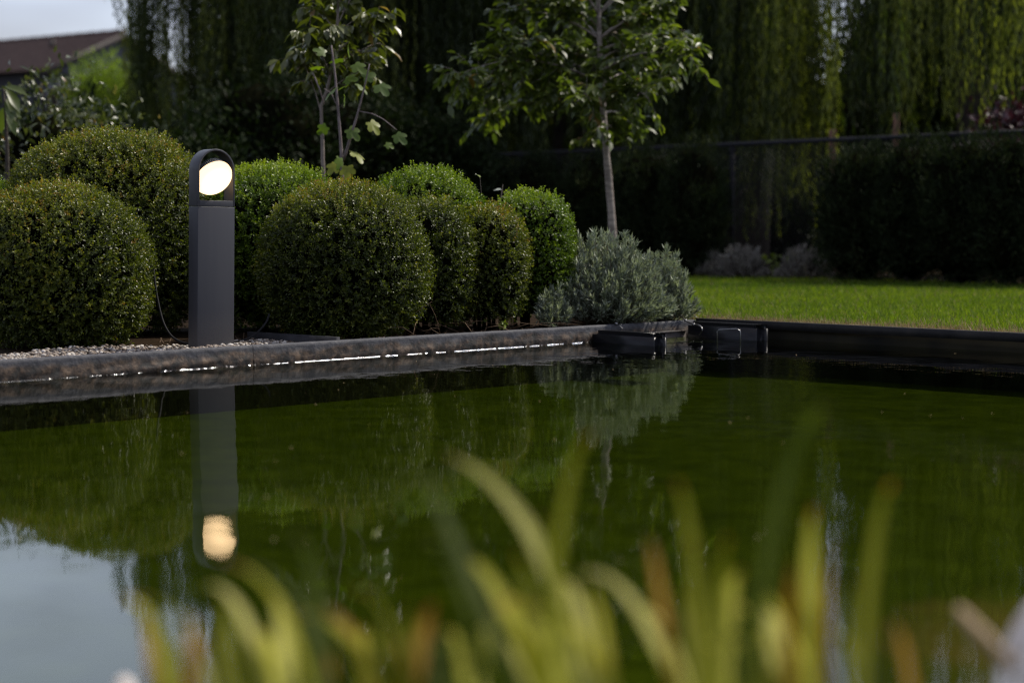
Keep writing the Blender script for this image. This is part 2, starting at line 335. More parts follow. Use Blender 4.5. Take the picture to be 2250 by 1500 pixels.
def emit_mat():
    m, n, l, p, out = newmat('lit_diffuser'); n.remove(p)
    tc = n.new('ShaderNodeTexCoord'); ln = n.new('ShaderNodeVectorMath'); ln.operation = 'LENGTH'; l.new(tc.outputs['Object'], ln.inputs[0])
    mr = n.new('ShaderNodeMapRange'); mr.inputs['From Min'].default_value = .035; mr.inputs['From Max'].default_value = .088
    mr.inputs['To Min'].default_value = 4.0; mr.inputs['To Max'].default_value = 1.7; l.new(ln.outputs['Value'], mr.inputs[0])
    e = n.new('ShaderNodeEmission'); e.inputs[0].default_value = (1, .68, .37, 1); l.new(mr.outputs[0], e.inputs[1]); l.new(e.outputs[0], out.inputs[0])
    return m
M['emit'] = emit_mat()

# ------------------------------------------------------------------ the pond and the ground
CO = Vector((.917, 8.40, 0))                                   # far corner of the pond at the waterline
LD = Vector((-.722, -.692, 0)); LN = Vector((.692, -.722, 0))   # left kerb: direction away from the corner, and towards the water
RD = Vector((.727, -.687, 0)); RN = Vector((-.687, -.727, 0))   # right kerb
NEAR = 1.40
LE = CO + LD * ((CO.y - NEAR) / .692); RE = CO + RD * ((CO.y - NEAR) / .687)
KERB = .08

def flat(name, pts, z, m, kind='structure', hole=None):
    bm = bmesh.new(); edges = []
    for loop in ([pts] if hole is None else [pts, hole]):
        vs = [bm.verts.new((p[0], p[1], z)) for p in loop]
        edges += [bm.edges.new((vs[i], vs[(i + 1) % len(vs)])) for i in range(len(vs))]
    bmesh.ops.triangle_fill(bm, use_beauty=True, edges=edges)
    for f in bm.faces:
        f.normal_update()
        if f.normal.z < 0: f.normal_flip()
    me = bpy.data.meshes.new(name); bm.to_mesh(me); bm.free()
    return obj(name, me, m, kind=kind)

out_l = CO + LN * -.05 - (LD + RD) * 0
hole = [CO + Vector((0, .03, 0)), RE + Vector((.02, -.02, 0)), LE + Vector((-.02, -.02, 0))]
flat('ground', [(-400, -400), (400, -400), (400, 400), (-400, 400)], .045, M['litter'], hole=[(p.x, p.y) for p in hole])
# lawn sheet: behind the right kerb, up to the fence and on to the right
lawn_pts = [CO - RN * .05 + LD * -.0, CO - RN * .05 + RD * 11, Vector((22, 5, 0)), Vector((22, -4 + 0, 0)) + Vector((0, 0, 0))]
A0 = CO + Vector((.03, .06, 0))
lawn_poly = [(A0.x, A0.y), (A0.x + .727 * 11.5, A0.y - .687 * 11.5), (14, 3.7), (12.5, 5.2), (-.7, 18.4), (-1.6, 17.4), (A0.x - .35, A0.y + .4)]
flat('lawn', lawn_poly, .066, M['lawn'])
wv = flat('pond_water', [(CO.x, CO.y), (RE.x, RE.y), (LE.x, LE.y)], 0.0, M['water'])
fl = flat('pond_floor', [(CO.x, CO.y + .1), (RE.x + .2, RE.y - .1), (LE.x - .2, LE.y - .1)], -.17, M['floor'])
nb = MB(); nb.box((-6.2, NEAR - .18, -.2), (8.1, NEAR - .002, .052)); o = obj('near_bank_kerb', nb.mesh('near_bank_kerb'), M['kerb_black'], kind='structure')

# ---- left kerb: stone slabs end to end
def kerb_slab(s0, s1, seed):
    """cross-section swept along the kerb, lower face rough with crust"""
    prof = [(-.045, -.17), (-.045, .0735), (-.043, .0755), (-.003, .0755), (0, .073), (.0005, .062), (.001, .050), (.002, .040), (.003, .030), (.004, .020), (.0035, .010), (.002, -.004), (.001, -.02), (0, -.17)]
    n = max(8, int((s1 - s0) / .012)); k = len(prof)
    ss = np.linspace(s0 + .0012, s1 - .0012, n)
    P = np.array(prof)
    V = np.zeros((n, k, 3)); sg = ss[:, None]
    off = np.broadcast_to(P[None, :, 0], (n, k)).copy(); zz = np.broadcast_to(P[None, :, 1], (n, k)).copy()
    pts = np.stack([np.broadcast_to(sg, (n, k)), zz, off], -1).reshape(-1, 3)
    rough = (lump(pts, 70, seed) * .6 + lump(pts, 210, seed + 1) * .6).reshape(n, k)
    low = np.clip((.052 - zz) / .03, 0, 1) * (off > -.01) * np.clip((zz + .1) / .09, 0, 1)
    off += low * (.002 + .009 * rough)
    zz += ((zz > .07) * .0008) * rough
    V = np.array(CO)[None, None] + sg[..., None] * np.array(LD)[None, None] + off[..., None] * np.array(LN)[None, None] + zz[..., None] * np.array([0, 0, 1.0])
    i = np.arange(n - 1)[:, None] * k; j = np.arange(k - 1)[None]
    q = np.stack([i + j, i + j + 1, i + k + j + 1, i + k + j], -1).reshape(-1, 4)
    mb = MB(); mb.add(V.reshape(-1, 3), q)
    for e in (0, n - 1):
        c = V[e].mean(0); t = [(a, (a + 1) % k, k) for a in range(k)]
        mb.add(np.vstack([V[e], c]), None, t)
    return mb.mesh('kerb_slab')
kr = empty('pond_kerb', CO); kr['kind'] = 'structure'
cuts = [0.0, 2.67, 5.3, 7.6, 9.78]
for i in range(len(cuts) - 1):
    me = kerb_slab(cuts[i], cuts[i + 1], 20 + i)
    o = obj('kerb_slab', me, M['kerb'], kr); o.location = -CO
# ---- right kerb: black edging boards, a lip above a recessed dark wall
rk = empty('pond_edging', CO); rk['kind'] = 'structure'
MR = Matrix((( RD.x, -RN.x, 0, 0), (RD.y, -RN.y, 0, 0), (0, 0, 1, 0), (0, 0, 0, 1)))
for i, (a0, a1) in enumerate([(0.0, 2.4), (2.4, 4.8), (4.8, 7.3), (7.3, 9.85)]):
    mb = MB(); mb.box((a0 + .001, .0, .045), (a1 - .001, .032, .084), MR)
    obj('edging_board', mb.mesh('edging_board'), M['kerb_black'], rk)
    mb = MB(); mb.box((a0 + .001, .012, -.17), (a1 - .001, .034, .044), MR)
    obj('wall_board', mb.mesh('wall_board'), M['liner'], rk)
# black liner hangs below the left kerb
lw = MB()
for a in (0,):
    V = [CO + LN * .007 + Vector((0, 0, -.012)), LE + LN * .007 + Vector((0, 0, -.012)), LE + LN * .012 + Vector((0, 0, -.169)), CO + LN * .012 + Vector((0, 0, -.169))]
    lw.add([tuple(v) for v in V], [(0, 1, 2, 3)])
obj('pond_liner', lw.mesh('pond_liner'), M['liner'], kind='structure')

# ---- meniscus of the water climbing the left kerb
def meniscus():
    n, k = 5000, 6; ss = np.linspace(.62, 9.2, n)
    r = np.random.RandomState(3)
    hgt = .0024 * (1 + .5 * lump(np.stack([ss, ss * 0, ss * 0], -1), 210, 5)) + .0008
    wid = .0018 * (1 + .26 * lump(np.stack([ss, ss * 0, ss * 0], -1), 260, 9))
    u = np.linspace(0, 1, k)
    off = wid[:, None] * u[None] + .0062; z = hgt[:, None] * (1 - u[None]) ** 2.0 + .0007
    V = np.array(CO)[None, None] + ss[:, None, None] * np.array(LD) + off[..., None] * np.array(LN) + z[..., None] * np.array([0, 0, 1.0])
    i = np.arange(n - 1)[:, None] * k; j = np.arange(k - 1)[None]
    q = np.stack([i + j, i + j + 1, i + k + j + 1, i + k + j], -1).reshape(-1, 4)
    mb = MB(); mb.add(V.reshape(-1, 3), q); return mb.mesh('waterline', smooth=True)
obj('waterline', meniscus(), M['meniscus'], kind='structure')

# ---- gravel strip behind the left kerb
def kp(s, d, z=0.0): return CO + LD * s - LN * d + Vector((0, 0, z))
def pebbles(n, fs, zbase, smin, smax, seed):
    r = np.random.RandomState(seed); mb = MB()
    bm = bmesh.new(); bmesh.ops.create_icosphere(bm, subdivisions=1, radius=1); tv = np.array([v.co[:] for v in bm.verts]); tf = np.array([[v.index for v in f.verts] for f in bm.faces]); bm.free()
    P = fs(n, r); N = len(P)
    sc = r.uniform(smin, smax, N)[:, None] * r.uniform(.6, 1.15, (N, 3)) * np.array([1.15, .9, .6])
    an = r.rand(N) * 6.28; ca, sa = np.cos(an), np.sin(an)
    V = tv[None] * sc[:, None] * (1 + .16 * r.normal(size=(N, len(tv), 1)))
    X = V[..., 0] * ca[:, None] - V[..., 1] * sa[:, None]; Y = V[..., 0] * sa[:, None] + V[..., 1] * ca[:, None]
    V = np.stack([X, Y, V[..., 2] + r.normal(size=(N, 1)) * .15 * V[..., 0]], -1) + P[:, None]
    f = (tf[None] + (np.arange(N) * len(tv))[:, None, None]).reshape(-1, 3)
    mb.add(V, None, f, np.repeat(r.rand(N), len(tv))); return mb
def gravel_pts(n, r):
    s = r.uniform(1.85, 5.2, n); d = .066 + (r.rand(n) ** 1.2) * (np.clip((s - 1.8) / .7, .05, 1) * .52)
    z = .046 + .012 * r.rand(n) + .008 * np.sin(s * 7 + d * 9)
    return np.array([tuple(kp(a, b, c)) for a, b, c in zip(s, d, z)])
mb = pebbles(6500, gravel_pts, .05, .006, .0125, 11)
tag(obj('gravel', mb.mesh('gravel', smooth=True), M['pebble']), 'pale gravel strip between the kerb and the clipped boxwoods', 'gravel', kind='stuff')
def mulch_pts():
    r = np.random.RandomState(4); mb = MB(); n = 2600
    s = r.uniform(.5, 2.6, n); d = .065 + r.rand(n) ** 1.3 * .75
    P = np.array([tuple(kp(a, b, .05 + .006 * c)) for a, b, c in zip(s, d, r.rand(n))])
    ax = np.stack([r.normal(size=n), r.normal(size=n), .25 * np.abs(r.normal(size=n))], -1)
    mb.scatter([(-.5, -.05, 0), (.5, -.03, 0), (.5, .03, .02), (-.5, .05, .02)], [(0, 1, 2, 3)], P, ax, np.tile([0, 0, 1.0], (n, 1)), r.uniform(.012, .06, n), r.rand(n))
    for k in range(22):
        a = kp(r.uniform(.9, 1.75), r.uniform(.1, .45), .06); dr = Vector((r.normal(), r.normal() * .4, .12)).normalized() * r.uniform(.1, .28)
        mb.tube([a, a + dr * .5 + Vector((0, 0, .02)), a + dr], [.0018, .0015, .0008], 4, r.rand())
    return mb
tag(obj('bark_mulch', mulch_pts().mesh('bark_mulch'), M['twig']), 'dry twigs and mulch on the soil under the right-hand boxwoods', 'mulch', kind='stuff')

# ---- lawn grass
def lawn_grass():
    r = np.random.RandomState(5); mb = MB(); n = 330000
    t = r.rand(n); dist = .005 + 7.3 * t ** 1.75; s = r.uniform(-5.5, 7.5, n)
    P = np.array(CO)[None] + np.array(RD)[None] * s[:, None] - np.array(RN)[None] * (dist + .036)[:, None]
    keep = (P[:, 0] / P[:, 1] < .36) & (P[:, 0] + P[:, 1] < 17.75) & (P[:, 0] > .62 + (P[:, 1] - 8.4) * .06) & ((s > .03) | (dist > .10))
    P, dist = P[keep], dist[keep]; n = len(P); P[:, 2] = .064
    edge = np.exp(-dist / .12)
    P2 = np.stack([P[:, 0], P[:, 1], P[:, 2] * 0], -1)
    patch = lump(P2, 2.2, 31) * .5 + lump(P2, 7, 32) * .4
    h = r.uniform(.018, .050, n) * (1 - .35 * edge) * (1 + .15 * patch)
    ax = np.stack([r.normal(size=n) * .38, r.normal(size=n) * .38, np.ones(n)], -1)
    ax[:, :2] += (edge * 1.0)[:, None] * np.array([RN.x, RN.y])[None] * r.rand(n)[:, None]
    an = r.rand(n) * 6.28; nr = np.stack([np.cos(an), np.sin(an), .3 * np.ones(n)], -1)
    # cast shade across the lawn, painted as a band of darker blades
    shade_band = np.exp(-((P[:, 1] + .12 * P[:, 0] - 13.55) / .38) ** 2)
    col = np.clip(.40 + .24 * patch + .20 * r.normal(size=n) - .45 * shade_band, 0, .8)
    dry = r.rand(n) < (.035 + .95 * np.exp(-(dist / .24) ** 1.6))
    wd = .0042 + .00045 * dist
    tv = [(0, -.5, 0), (0, .5, 0), (.55, .40, .05), (.55, -.40, .05), (1, 0, .22)]
    mbw = wd / h
    out = []
    for sel in (~dry, dry):
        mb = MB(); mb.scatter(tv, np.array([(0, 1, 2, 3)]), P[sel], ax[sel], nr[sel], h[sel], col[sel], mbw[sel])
        mb.T.append(np.arange(sel.sum())[:, None] * 5 + np.array([3, 2, 4])[None]); out.append(mb)
    return out
green, dry = lawn_grass()
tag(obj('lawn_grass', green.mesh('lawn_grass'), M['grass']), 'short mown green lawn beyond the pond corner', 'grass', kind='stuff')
tag(obj('dry_grass', dry.mesh('dry_grass'), M['straw_blade']), 'dry straw-coloured grass fringe along the black edging', 'grass', kind='stuff')

# ------------------------------------------------------------------ the bollard lamp
def bollard():
    base = at(464, 762, 6.80); base.z = .046
    lean, yaw = math.radians(.95), math.radians(44)
    rot = (Matrix.Rotation(lean, 4, 'Y') @ Matrix.Rotation(yaw, 4, 'Z')).to_euler()
    root = empty('bollard_lamp', base, rot)
    tag(root, 'lit anthracite bollard lamp with tilted round head behind the kerb', 'lamp')
    w, d, H = .0875, .033, .803
    bz, sz = .572, .597
    def bev(me, r, seg=2):
        bm = bmesh.new(); bm.from_mesh(me); bmesh.ops.remove_doubles(bm, verts=bm.verts, dist=1e-6)
        bmesh.ops.bevel(bm, geom=[e for e in bm.edges if e.calc_face_angle(0) > .6], offset=r, segments=seg, affect='EDGES', profile=.6)
        bm.to_mesh(me); bm.free(); return me
    b = MB(); b.box((-w, -d, -.06), (w, d, bz)); obj('body', bev(b.mesh('body'), .0016), M['lamp'], root)
    b = MB(); b.box((-w + .0076, -d + .0002, bz + .0012), (w - .0076, d - .0002, sz)); obj('window_sill', bev(b.mesh('window_sill'), .001), M['lamp'], root)
    # arch: band swept round, thickness .0075
    n = 40; th = .0075; sp = H - w
    path = [(-w, bz + .0012), (-w, sp)] + [(-w * math.cos(math.pi * k / n), sp + w * math.sin(math.pi * k / n)) for k in range(1, n)] + [(w, sp), (w, bz + .0012)]
    inn = [(-w + th, bz + .0012), (-w + th, sp)] + [(-(w - th) * math.cos(math.pi * k / n), sp + (w - th) * math.sin(math.pi * k / n)) for k in range(1, n)] + [(w - th, sp), (w - th, bz + .0012)]
    V, Q = [], []
    for (x, z), (xi, zi) in zip(path, inn):
        V += [(x, -d, z), (x, d, z), (xi, d, zi), (xi, -d, zi)]
    for i in range(len(path) - 1):
        for a in range(4):
            c = (a + 1) % 4; Q.append((i * 4 + a, i * 4 + c, i * 4 + 4 + c, i * 4 + 4 + a))
    Q += [(0, 3, 2, 1), tuple(4 * (len(path) - 1) + a for a in (0, 1, 2, 3))]
    b = MB(); b.add(V, Q); me = b.mesh('arch'); obj('arch', bev(me, .0012), M['lamp'], root)
    # head: pivots on the sides of the arch, faces forward and down
    hr = .0792; hz = .695
    al = math.radians(37)
    Mh = Matrix.Translation((0, -.002, hz)) @ Matrix.Rotation(al, 4, 'X')
    def lathe(prof, seg=48):
        V, Q = [], []
        for (r, y) in prof:
            for k in range(seg):
                t = 2 * math.pi * k / seg; V.append((r * math.cos(t), y, r * math.sin(t)))
        for i in range(len(prof) - 1):
            for k in range(seg):
                k2 = (k + 1) % seg; Q.append((i * seg + k, i * seg + k2, (i + 1) * seg + k2, (i + 1) * seg + k))
        bb = MB(); bb.add(V, Q); return bb
    hd = obj('lamp_head', lathe([(.001, .03), (.062, .03), (.066, .026), (.0665, .004), (hr - .002, .002), (hr - .002, -.004), (.001, -.004)]).mesh('lamp_head', smooth=False), M['sink'], root)
    hd.matrix_local = Mh
    fins = MB()
    for k in range(60):
        t = 2 * math.pi * k / 60
        fins.box((.0655, .004, -.0012), (.0725, .026, .0012), Matrix.Rotation(t, 4, 'Y'))
    obj('cooling_fins', fins.mesh('cooling_fins'), M['sink'], hd)
    df = lathe([(hr - .003, -.0045), (hr, -.006), (hr, -.016), (hr - .002, -.019), (hr - .0045, -.020), (hr - .006, -.028), (hr - .010, -.0325), (hr - .017, -.0355), (hr - .034, -.038), (.02, -.0392), (.0005, -.0395)])
    obj('diffuser', df.mesh('diffuser', smooth=True), M['emit'], hd)
    for sx in (-1, 1):
        p = MB(); p.tube([(sx * .066, -.002, hz), (sx * (w - th - .0004), -.002, hz)], .006, 12)
        obj('pivot_pin', p.mesh('pivot_pin'), M['sink'], root)
    for sx in (-1, 1):
        p = MB(); p.tube([(sx * .001, d - .01, bz - .03), (sx * .0015, d - .01, bz - .03)], .002, 6)
    return root
bollard()

# ------------------------------------------------------------------ clipped boxwood balls
def boxwood(px, topy, Y, rx, ry, zc_f, dens, mat, label, seed, z0=.05, p=2.3, shoots=0.0, lift=0.0):
    """dome of leafy sprigs over a solid dark core"""
    r = np.random.RandomState(seed)
    top = at(px, topy, Y); zt = top.z; H = zt - z0 - lift
    zc = z0 + lift + H * zc_f; rz = zt - zc
    base = Vector((top.x, Y, z0)); root = empty('boxwood_ball', base)
    tag(root, label, 'shrub', 'clipped boxwood balls')
    cen = np.array([top.x, Y, zc])
    def surf(U):
        e = np.abs(U) / np.array([rx, ry, 1.0]); ez = np.where(U[:, 2] > 0, np.abs(U[:, 2]) / rz, np.abs(U[:, 2]) / (H * zc_f * 1.12))
        rad = (e[:, 0] ** p + e[:, 1] ** p + ez ** p) ** (-1 / p)
        return rad
    area = 4 * math.pi * ((rx * ry) ** 1.6 + (rx * rz) ** 1.6 + (ry * rz) ** 1.6) ** (1 / 1.6) / 3 ** (1 / 1.6)
    n = int(area * dens)
    U = unit(n, r); rad = surf(U); P = U * rad[:, None]
    ok = P[:, 2] + zc > z0 + lift + .004
    U, P, rad = U[ok], P[ok], rad[ok]; n = len(P)
    bump = 1 + .030 * lump(P, 11, seed) + .018 * lump(P, 34, seed + 1)
    g = np.sign(P) * np.abs(P / np.array([rx, ry, rz])) ** (p - 1) / np.array([rx, ry, rz]); N = g / (np.linalg.norm(g, axis=1, keepdims=True) + 1e-9)
    depth = r.rand(n) ** 1.5 * .055
    proud = (r.rand(n) < .10 + shoots) * r.rand(n) * (.022 + .10 * shoots)
    P = P * bump[:, None] - N * (depth - proud)[:, None]
    D = N + .55 * r.normal(size=(n, 3)) + np.array([0, 0, .30]); D /= np.linalg.norm(D, axis=1, keepdims=True)
    # per-sprig frame
    ref = unit(n, r); A = np.cross(D, ref); A /= np.linalg.norm(A, axis=1, keepdims=True); B = np.cross(D, A)
    hue = .40 + .17 * lump(P, 7, seed + 3) + .13 * r.normal(size=n) - 2.2 * depth + 3.2 * np.maximum(proud, 0) + .25 * np.clip(N[:, 2], 0, 1) ** 1.5  # last term paints sunlight on the tops: upward-facing sprigs get lighter leaves
    mb = MB(); cpos = P + cen
    L = r.uniform(.030, .046, n)
    for k in range(5):                       # opposite pairs up the sprig
        f = -.35 + .28 * k; ang = k * math.pi / 2 + r.normal(size=n) * .2
        sd = np.cos(ang)[:, None] * A + np.sin(ang)[:, None] * B
        for sg in (1, -1):
            op = .95 - .13 * k
            ax = D * (1 - op * .55) + sg * sd * op + .18 * r.normal(size=(n, 3))
            nr = D - sg * .4 * sd + .25 * r.normal(size=(n, 3))
            mb.scatter(*LEAF, cpos + D * (L * f)[:, None], ax, nr, r.uniform(.0115, .0195, n) * (1 - .07 * k), np.clip(hue + .045 * k + .07 * r.normal(size=n), 0, 1), .60)
    obj('foliage', mb.mesh('foliage', base), mat, root)
    # solid dark core added inside the leaves to block light, with branch tubes
    bm = bmesh.new(); bmesh.ops.create_icosphere(bm, subdivisions=4, radius=1)
    CU = np.array([v.co[:] for v in bm.verts]); cf = np.array([[v.index for v in f.verts] for f in bm.faces]); bm.free()
    cp = CU * (surf(CU))[:, None] * .83; cp[:, 2] = np.maximum(cp[:, 2], z0 + lift - zc + .012 + .02 * r.rand(len(cp))); cp *= (1 + .05 * lump(cp, 30, seed + 8))[:, None]
    c = MB(); c.add(cp + cen, None, cf)
    if True:
        for k in range(7):
            a = r.rand() * 6.28; q = Vector((base.x + .07 * math.cos(a), base.y + .07 * math.sin(a), z0 - .01)); e = Vector((base.x + rx * .5 * math.cos(a), base.y + ry * .5 * math.sin(a), zc))
            c.tube([q, q.lerp(e, .5) + Vector((0, 0, .02)), e], [.011, .008, .005], 6)
    obj('added_core_and_branches', c.mesh('added_core_and_branches', base), M['core'], root)
    return root

DN = 4100
boxwood(132, 410, 6.98, .362, .36, .45, DN, M['box'], 'olive green clipped boxwood ball in front, at the left edge of the picture', 101)
boxwood(240, 288, 7.80, .455, .43, .50, DN, M['box'], 'tallest clipped boxwood dome, just behind and left of the lamp', 102)
boxwood(-45, 396, 7.70, .26, .27, .5, DN, M['box_fresh'], 'light green boxwood peeping out behind the front left ball', 103, shoots=.06)
boxwood(600, 368, 8.05, .385, .36, .5, DN, M['box_fresh'], 'bright green boxwood with untrimmed shoots right behind the lamp', 104, shoots=.10)
boxwood(755, 404, 7.47, .362, .36, .44, DN, M['box'], 'large dark round boxwood ball to the right of the lamp', 105)
boxwood(930, 374, 8.15, .315, .30, .5, DN, M['box_fresh'], 'yellow green boxwood dome peeping over the row behind the large dark ball', 106, shoots=.05)
boxwood(945, 440, 7.80, .195, .22, .52, DN, M['box'], 'narrow boxwood dome overlapped by the large dark ball', 107, p=2.6, lift=.04)
boxwood(1075, 455, 7.98, .175, .20, .52, DN, M['box'], 'narrow boxwood dome second from the lavender', 108, p=2.6, lift=.04)
boxwood(1165, 420, 8.26, .205, .22, .5, DN, M['box_fresh'], 'boxwood dome at the right end of the row beside the lavender', 109, p=2.7, shoots=.04, lift=.04)

# ------------------------------------------------------------------ lavender
def lavender(cx, cy, rx, ry, h, nst, label, seed, z0=.055, mat=None, name='lavender_bush', cat='lavender', group='lavender bushes on the kerb', thick=1.0, needle=(.022, .044)):
    r = np.random.RandomState(seed); base = Vector((cx, cy, z0)); root = empty(name, base)
    tag(root, label, cat, group)
    mb = MB(); st = MB()
    for i in range(nst):
        a = r.rand() * 6.283; q = math.sqrt(r.rand())
        tip = np.array([cx + rx * q * math.cos(a), cy + ry * q * math.sin(a), 0])
        hh = h * (1 - .84 * q ** 2.4) * r.uniform(.72, 1.14)
        tip[2] = z0 + max(.03, hh)
        b0 = np.array([cx + .25 * rx * q * math.cos(a), cy + .25 * ry * q * math.sin(a), z0])
        mid = (b0 + tip) / 2 + np.array([.20 * rx * q * math.cos(a), .20 * ry * q * math.sin(a), -.10 * hh * q])
        t = np.linspace(0, 1, 14)[:, None]; pts = (1 - t) ** 2 * b0 + 2 * t * (1 - t) * mid + t ** 2 * tip
        st.tube(pts[::3], .0016 * thick, 3, .2)
        ln = np.linalg.norm(tip - b0); m = int(34 + ln * 140); f = .30 + .70 * r.rand(m) ** .75
        Q = np.stack([np.interp(f, t[:, 0], pts[:, c]) for c in range(3)], -1)
        T = pts[-1] - pts[-4]; T = T / np.linalg.norm(T)
        ax = T * (.7 + .9 * (f[:, None] ** 3)) + .52 * r.normal(size=(m, 3)); 
        mb.scatter(*LEAF, Q, ax, r.normal(size=(m, 3)), r.uniform(*needle, m) * (1.05 - .3 * (1 - f)), np.clip(.15 + .5 * f + .16 * r.normal(size=m) + .08 * r.normal(), 0, 1), .090 * thick)
    obj('leafy_stems', mb.mesh('leafy_stems', base), mat or M['lav'], root, kind='stuff')
    obj('stalks', st.mesh('stalks', base), M['twig'], root)
    return root
lavender(.455, 8.27, .345, .28, .42, 400, 'largest silvery lavender bush at the pond corner', 201)
lavender(.755, 8.47, .185, .18, .345, 190, 'smaller silvery lavender bush nearest the lawn', 202)
lavender(.20, 8.02, .10, .11, .19, 46, 'low lavender sprigs leaning out at the foot of the rightmost boxwood', 203)

# ------------------------------------------------------------------ small things on the kerb and in the bed
def skimmer():
    root = empty('pond_skimmer', CO + LD * .5); tag(root, 'black pond skimmer with two rounded arms at the far corner', 'skimmer')
    o0 = CO + LD * .5
    def arm(s, d0, d1, wdt, h, z0=-.10):
        bm = bmesh.new(); bmesh.ops.create_cube(bm, size=1)
        for v in bm.verts:
            v.co = Vector((v.co.x * (d1 - d0), v.co.y * wdt, v.co.z * (h - z0)))
        bmesh.ops.bevel(bm, geom=[e for e in bm.edges if abs((e.verts[0].co - e.verts[1].co).z) > .01 and e.verts[0].co.x > 0], offset=.036, segments=6, affect='EDGES')
        bmesh.ops.bevel(bm, geom=[e for e in bm.edges if e.verts[0].co.z > 0 and e.verts[1].co.z > 0 and e.calc_face_angle(0) > .9], offset=.018, segments=5, affect='EDGES')
        Mx = Matrix(((LN.x, LD.x, 0, 0), (LN.y, LD.y, 0, 0), (0, 0, 1, 0), (0, 0, 0, 1)))
        c = CO + LD * s + LN * (d0 + d1) / 2 + Vector((0, 0, (h + z0) / 2)) - o0
        bmesh.ops.transform(bm, matrix=Matrix.Translation(c) @ Mx, verts=bm.verts)
        bmesh.ops.recalc_face_normals(bm, faces=bm.faces)
        me = bpy.data.meshes.new('arm'); bm.to_mesh(me); bm.free()
        for p in me.polygons: p.use_smooth = True
        obj('arm', me, M['black_plastic'], root)
    arm(.71, .006, .42, .085, .056); arm(.075, .05, .505, .085, .074)
    b = MB(); Mx = Matrix(((LD.x, LN.x, 0, CO.x), (LD.y, LN.y, 0, CO.y), (0, 0, 1, 0), (0, 0, 0, 1)))
    b.box((.112, .022, -.12), (.69, .034, .026), Mx); b.box((.112, .016, .0262), (.69, .040, .031), Mx)
    obj('weir_plate', b.mesh('weir_plate', o0), M['weir'], root)
    # wire handle standing in the water before the right arm
    q = [at(1576, 752, 7.86), at(1576, 728, 7.86), at(1580, 724, 7.86), at(1618, 722.5, 7.84), at(1625, 725, 7.84), at(1627, 730, 7.84), at(1627, 752, 7.84)]
    q[0].z = q[-1].z = -.03
    b = MB(); b.tube(q, .0026, 8); obj('handle', b.mesh('handle', o0, smooth=True), M['steel'], root)
skimmer()
# cord with clips over the kerb
def cord(name, label, pts, rad, m, cat, group=None, clips=()):
    root = empty(name, pts[0]); tag(root, label, cat, group)
    P = np.array([tuple(p) for p in pts]); n = len(P); t = np.linspace(0, n - 1, n * 8); idx = np.clip(t.astype(int), 0, n - 2); f = (t - idx)[:, None]
    a, b_, c, d = P[np.maximum(idx - 1, 0)], P[idx], P[idx + 1], P[np.minimum(idx + 2, n - 1)]
    Q = .5 * ((2 * b_) + (-a + c) * f + (2 * a - 5 * b_ + 4 * c - d) * f ** 2 + (-a + 3 * b_ - 3 * c + d) * f ** 3)
    mb = MB(); mb.tube(Q, rad, 8); obj('cord', mb.mesh('cord', pts[0], smooth=True), m, root)
    for cpt in clips:
        mb = MB(); mb.tube([cpt + Vector((0, 0, -.006)), cpt + Vector((0, 0, .006))], .007, 10); obj('clip', mb.mesh('clip', pts[0]), M['steel'], root)
e1 = kp(.17, .04, .086); 
cord('mooring_wire', 'thin wire clipped to the kerb corner above the skimmer', [at(1494, 690, 8.36), at(1506, 704, 8.30), at(1522, 711, 8.25), at(1538, 716, 8.2), at(1543, 725, 8.18), at(1538, 736, 8.2)], .0035, M['steel'], 'wire', None, [at(1506, 704, 8.30), at(1524, 713, 8.24)])
cord('anchor_wire', 'short wire with a bright bolt hanging over the kerb below the lavender', [at(1353, 711, 8.0), at(1360, 714, 7.97), at(1368, 722, 7.95)], .002, M['steel'], 'wire', None, [at(1354, 711, 7.99)])
g = lambda px, py, Y, z: Vector((at(px, py, Y).x, Y, z))
cord('lamp_cable', 'black cable curving down the front left boxwood to the lamp foot', [at(337, 590, 7.05), at(345, 650, 7.0), at(358, 705, 6.95), at(376, 737, 6.9), at(400, 752, 6.86), at(428, 757, 6.83)], .0045, M['cable'], 'cable', 'cables at the lamp foot')
cord('lamp_cable', 'black cable looping from the lamp foot towards the large dark boxwood', [at(500, 752, 6.86), at(530, 748, 6.95), at(556, 738, 7.02), at(582, 712, 7.06), at(592, 690, 7.1)], .0045, M['cable'], 'cable', 'cables at the lamp foot')
# slate edging strip between gravel and bed
b = MB(); p0, p1 = at(548, 745, 7.30), at(742, 743, 6.93); p0.z = p1.z = .05
dv = (p1 - p0).normalized(); nv = Vector((-dv.y, dv.x, 0)) * .012
V = []
for z in (.0, .085):
    for q in (p0 - nv, p1 - nv, p1 + nv, p0 + nv): V.append((q.x, q.y, z))
b.add(V, [(0, 3, 2, 1), (4, 5, 6, 7), (0, 1, 5, 4), (1, 2, 6, 5), (2, 3, 7, 6), (3, 0, 4, 7)])
tag(obj('garden_edging', b.mesh('garden_edging'), M['edging']), 'flat slate strip edging the gravel below the large dark boxwood', 'edging')

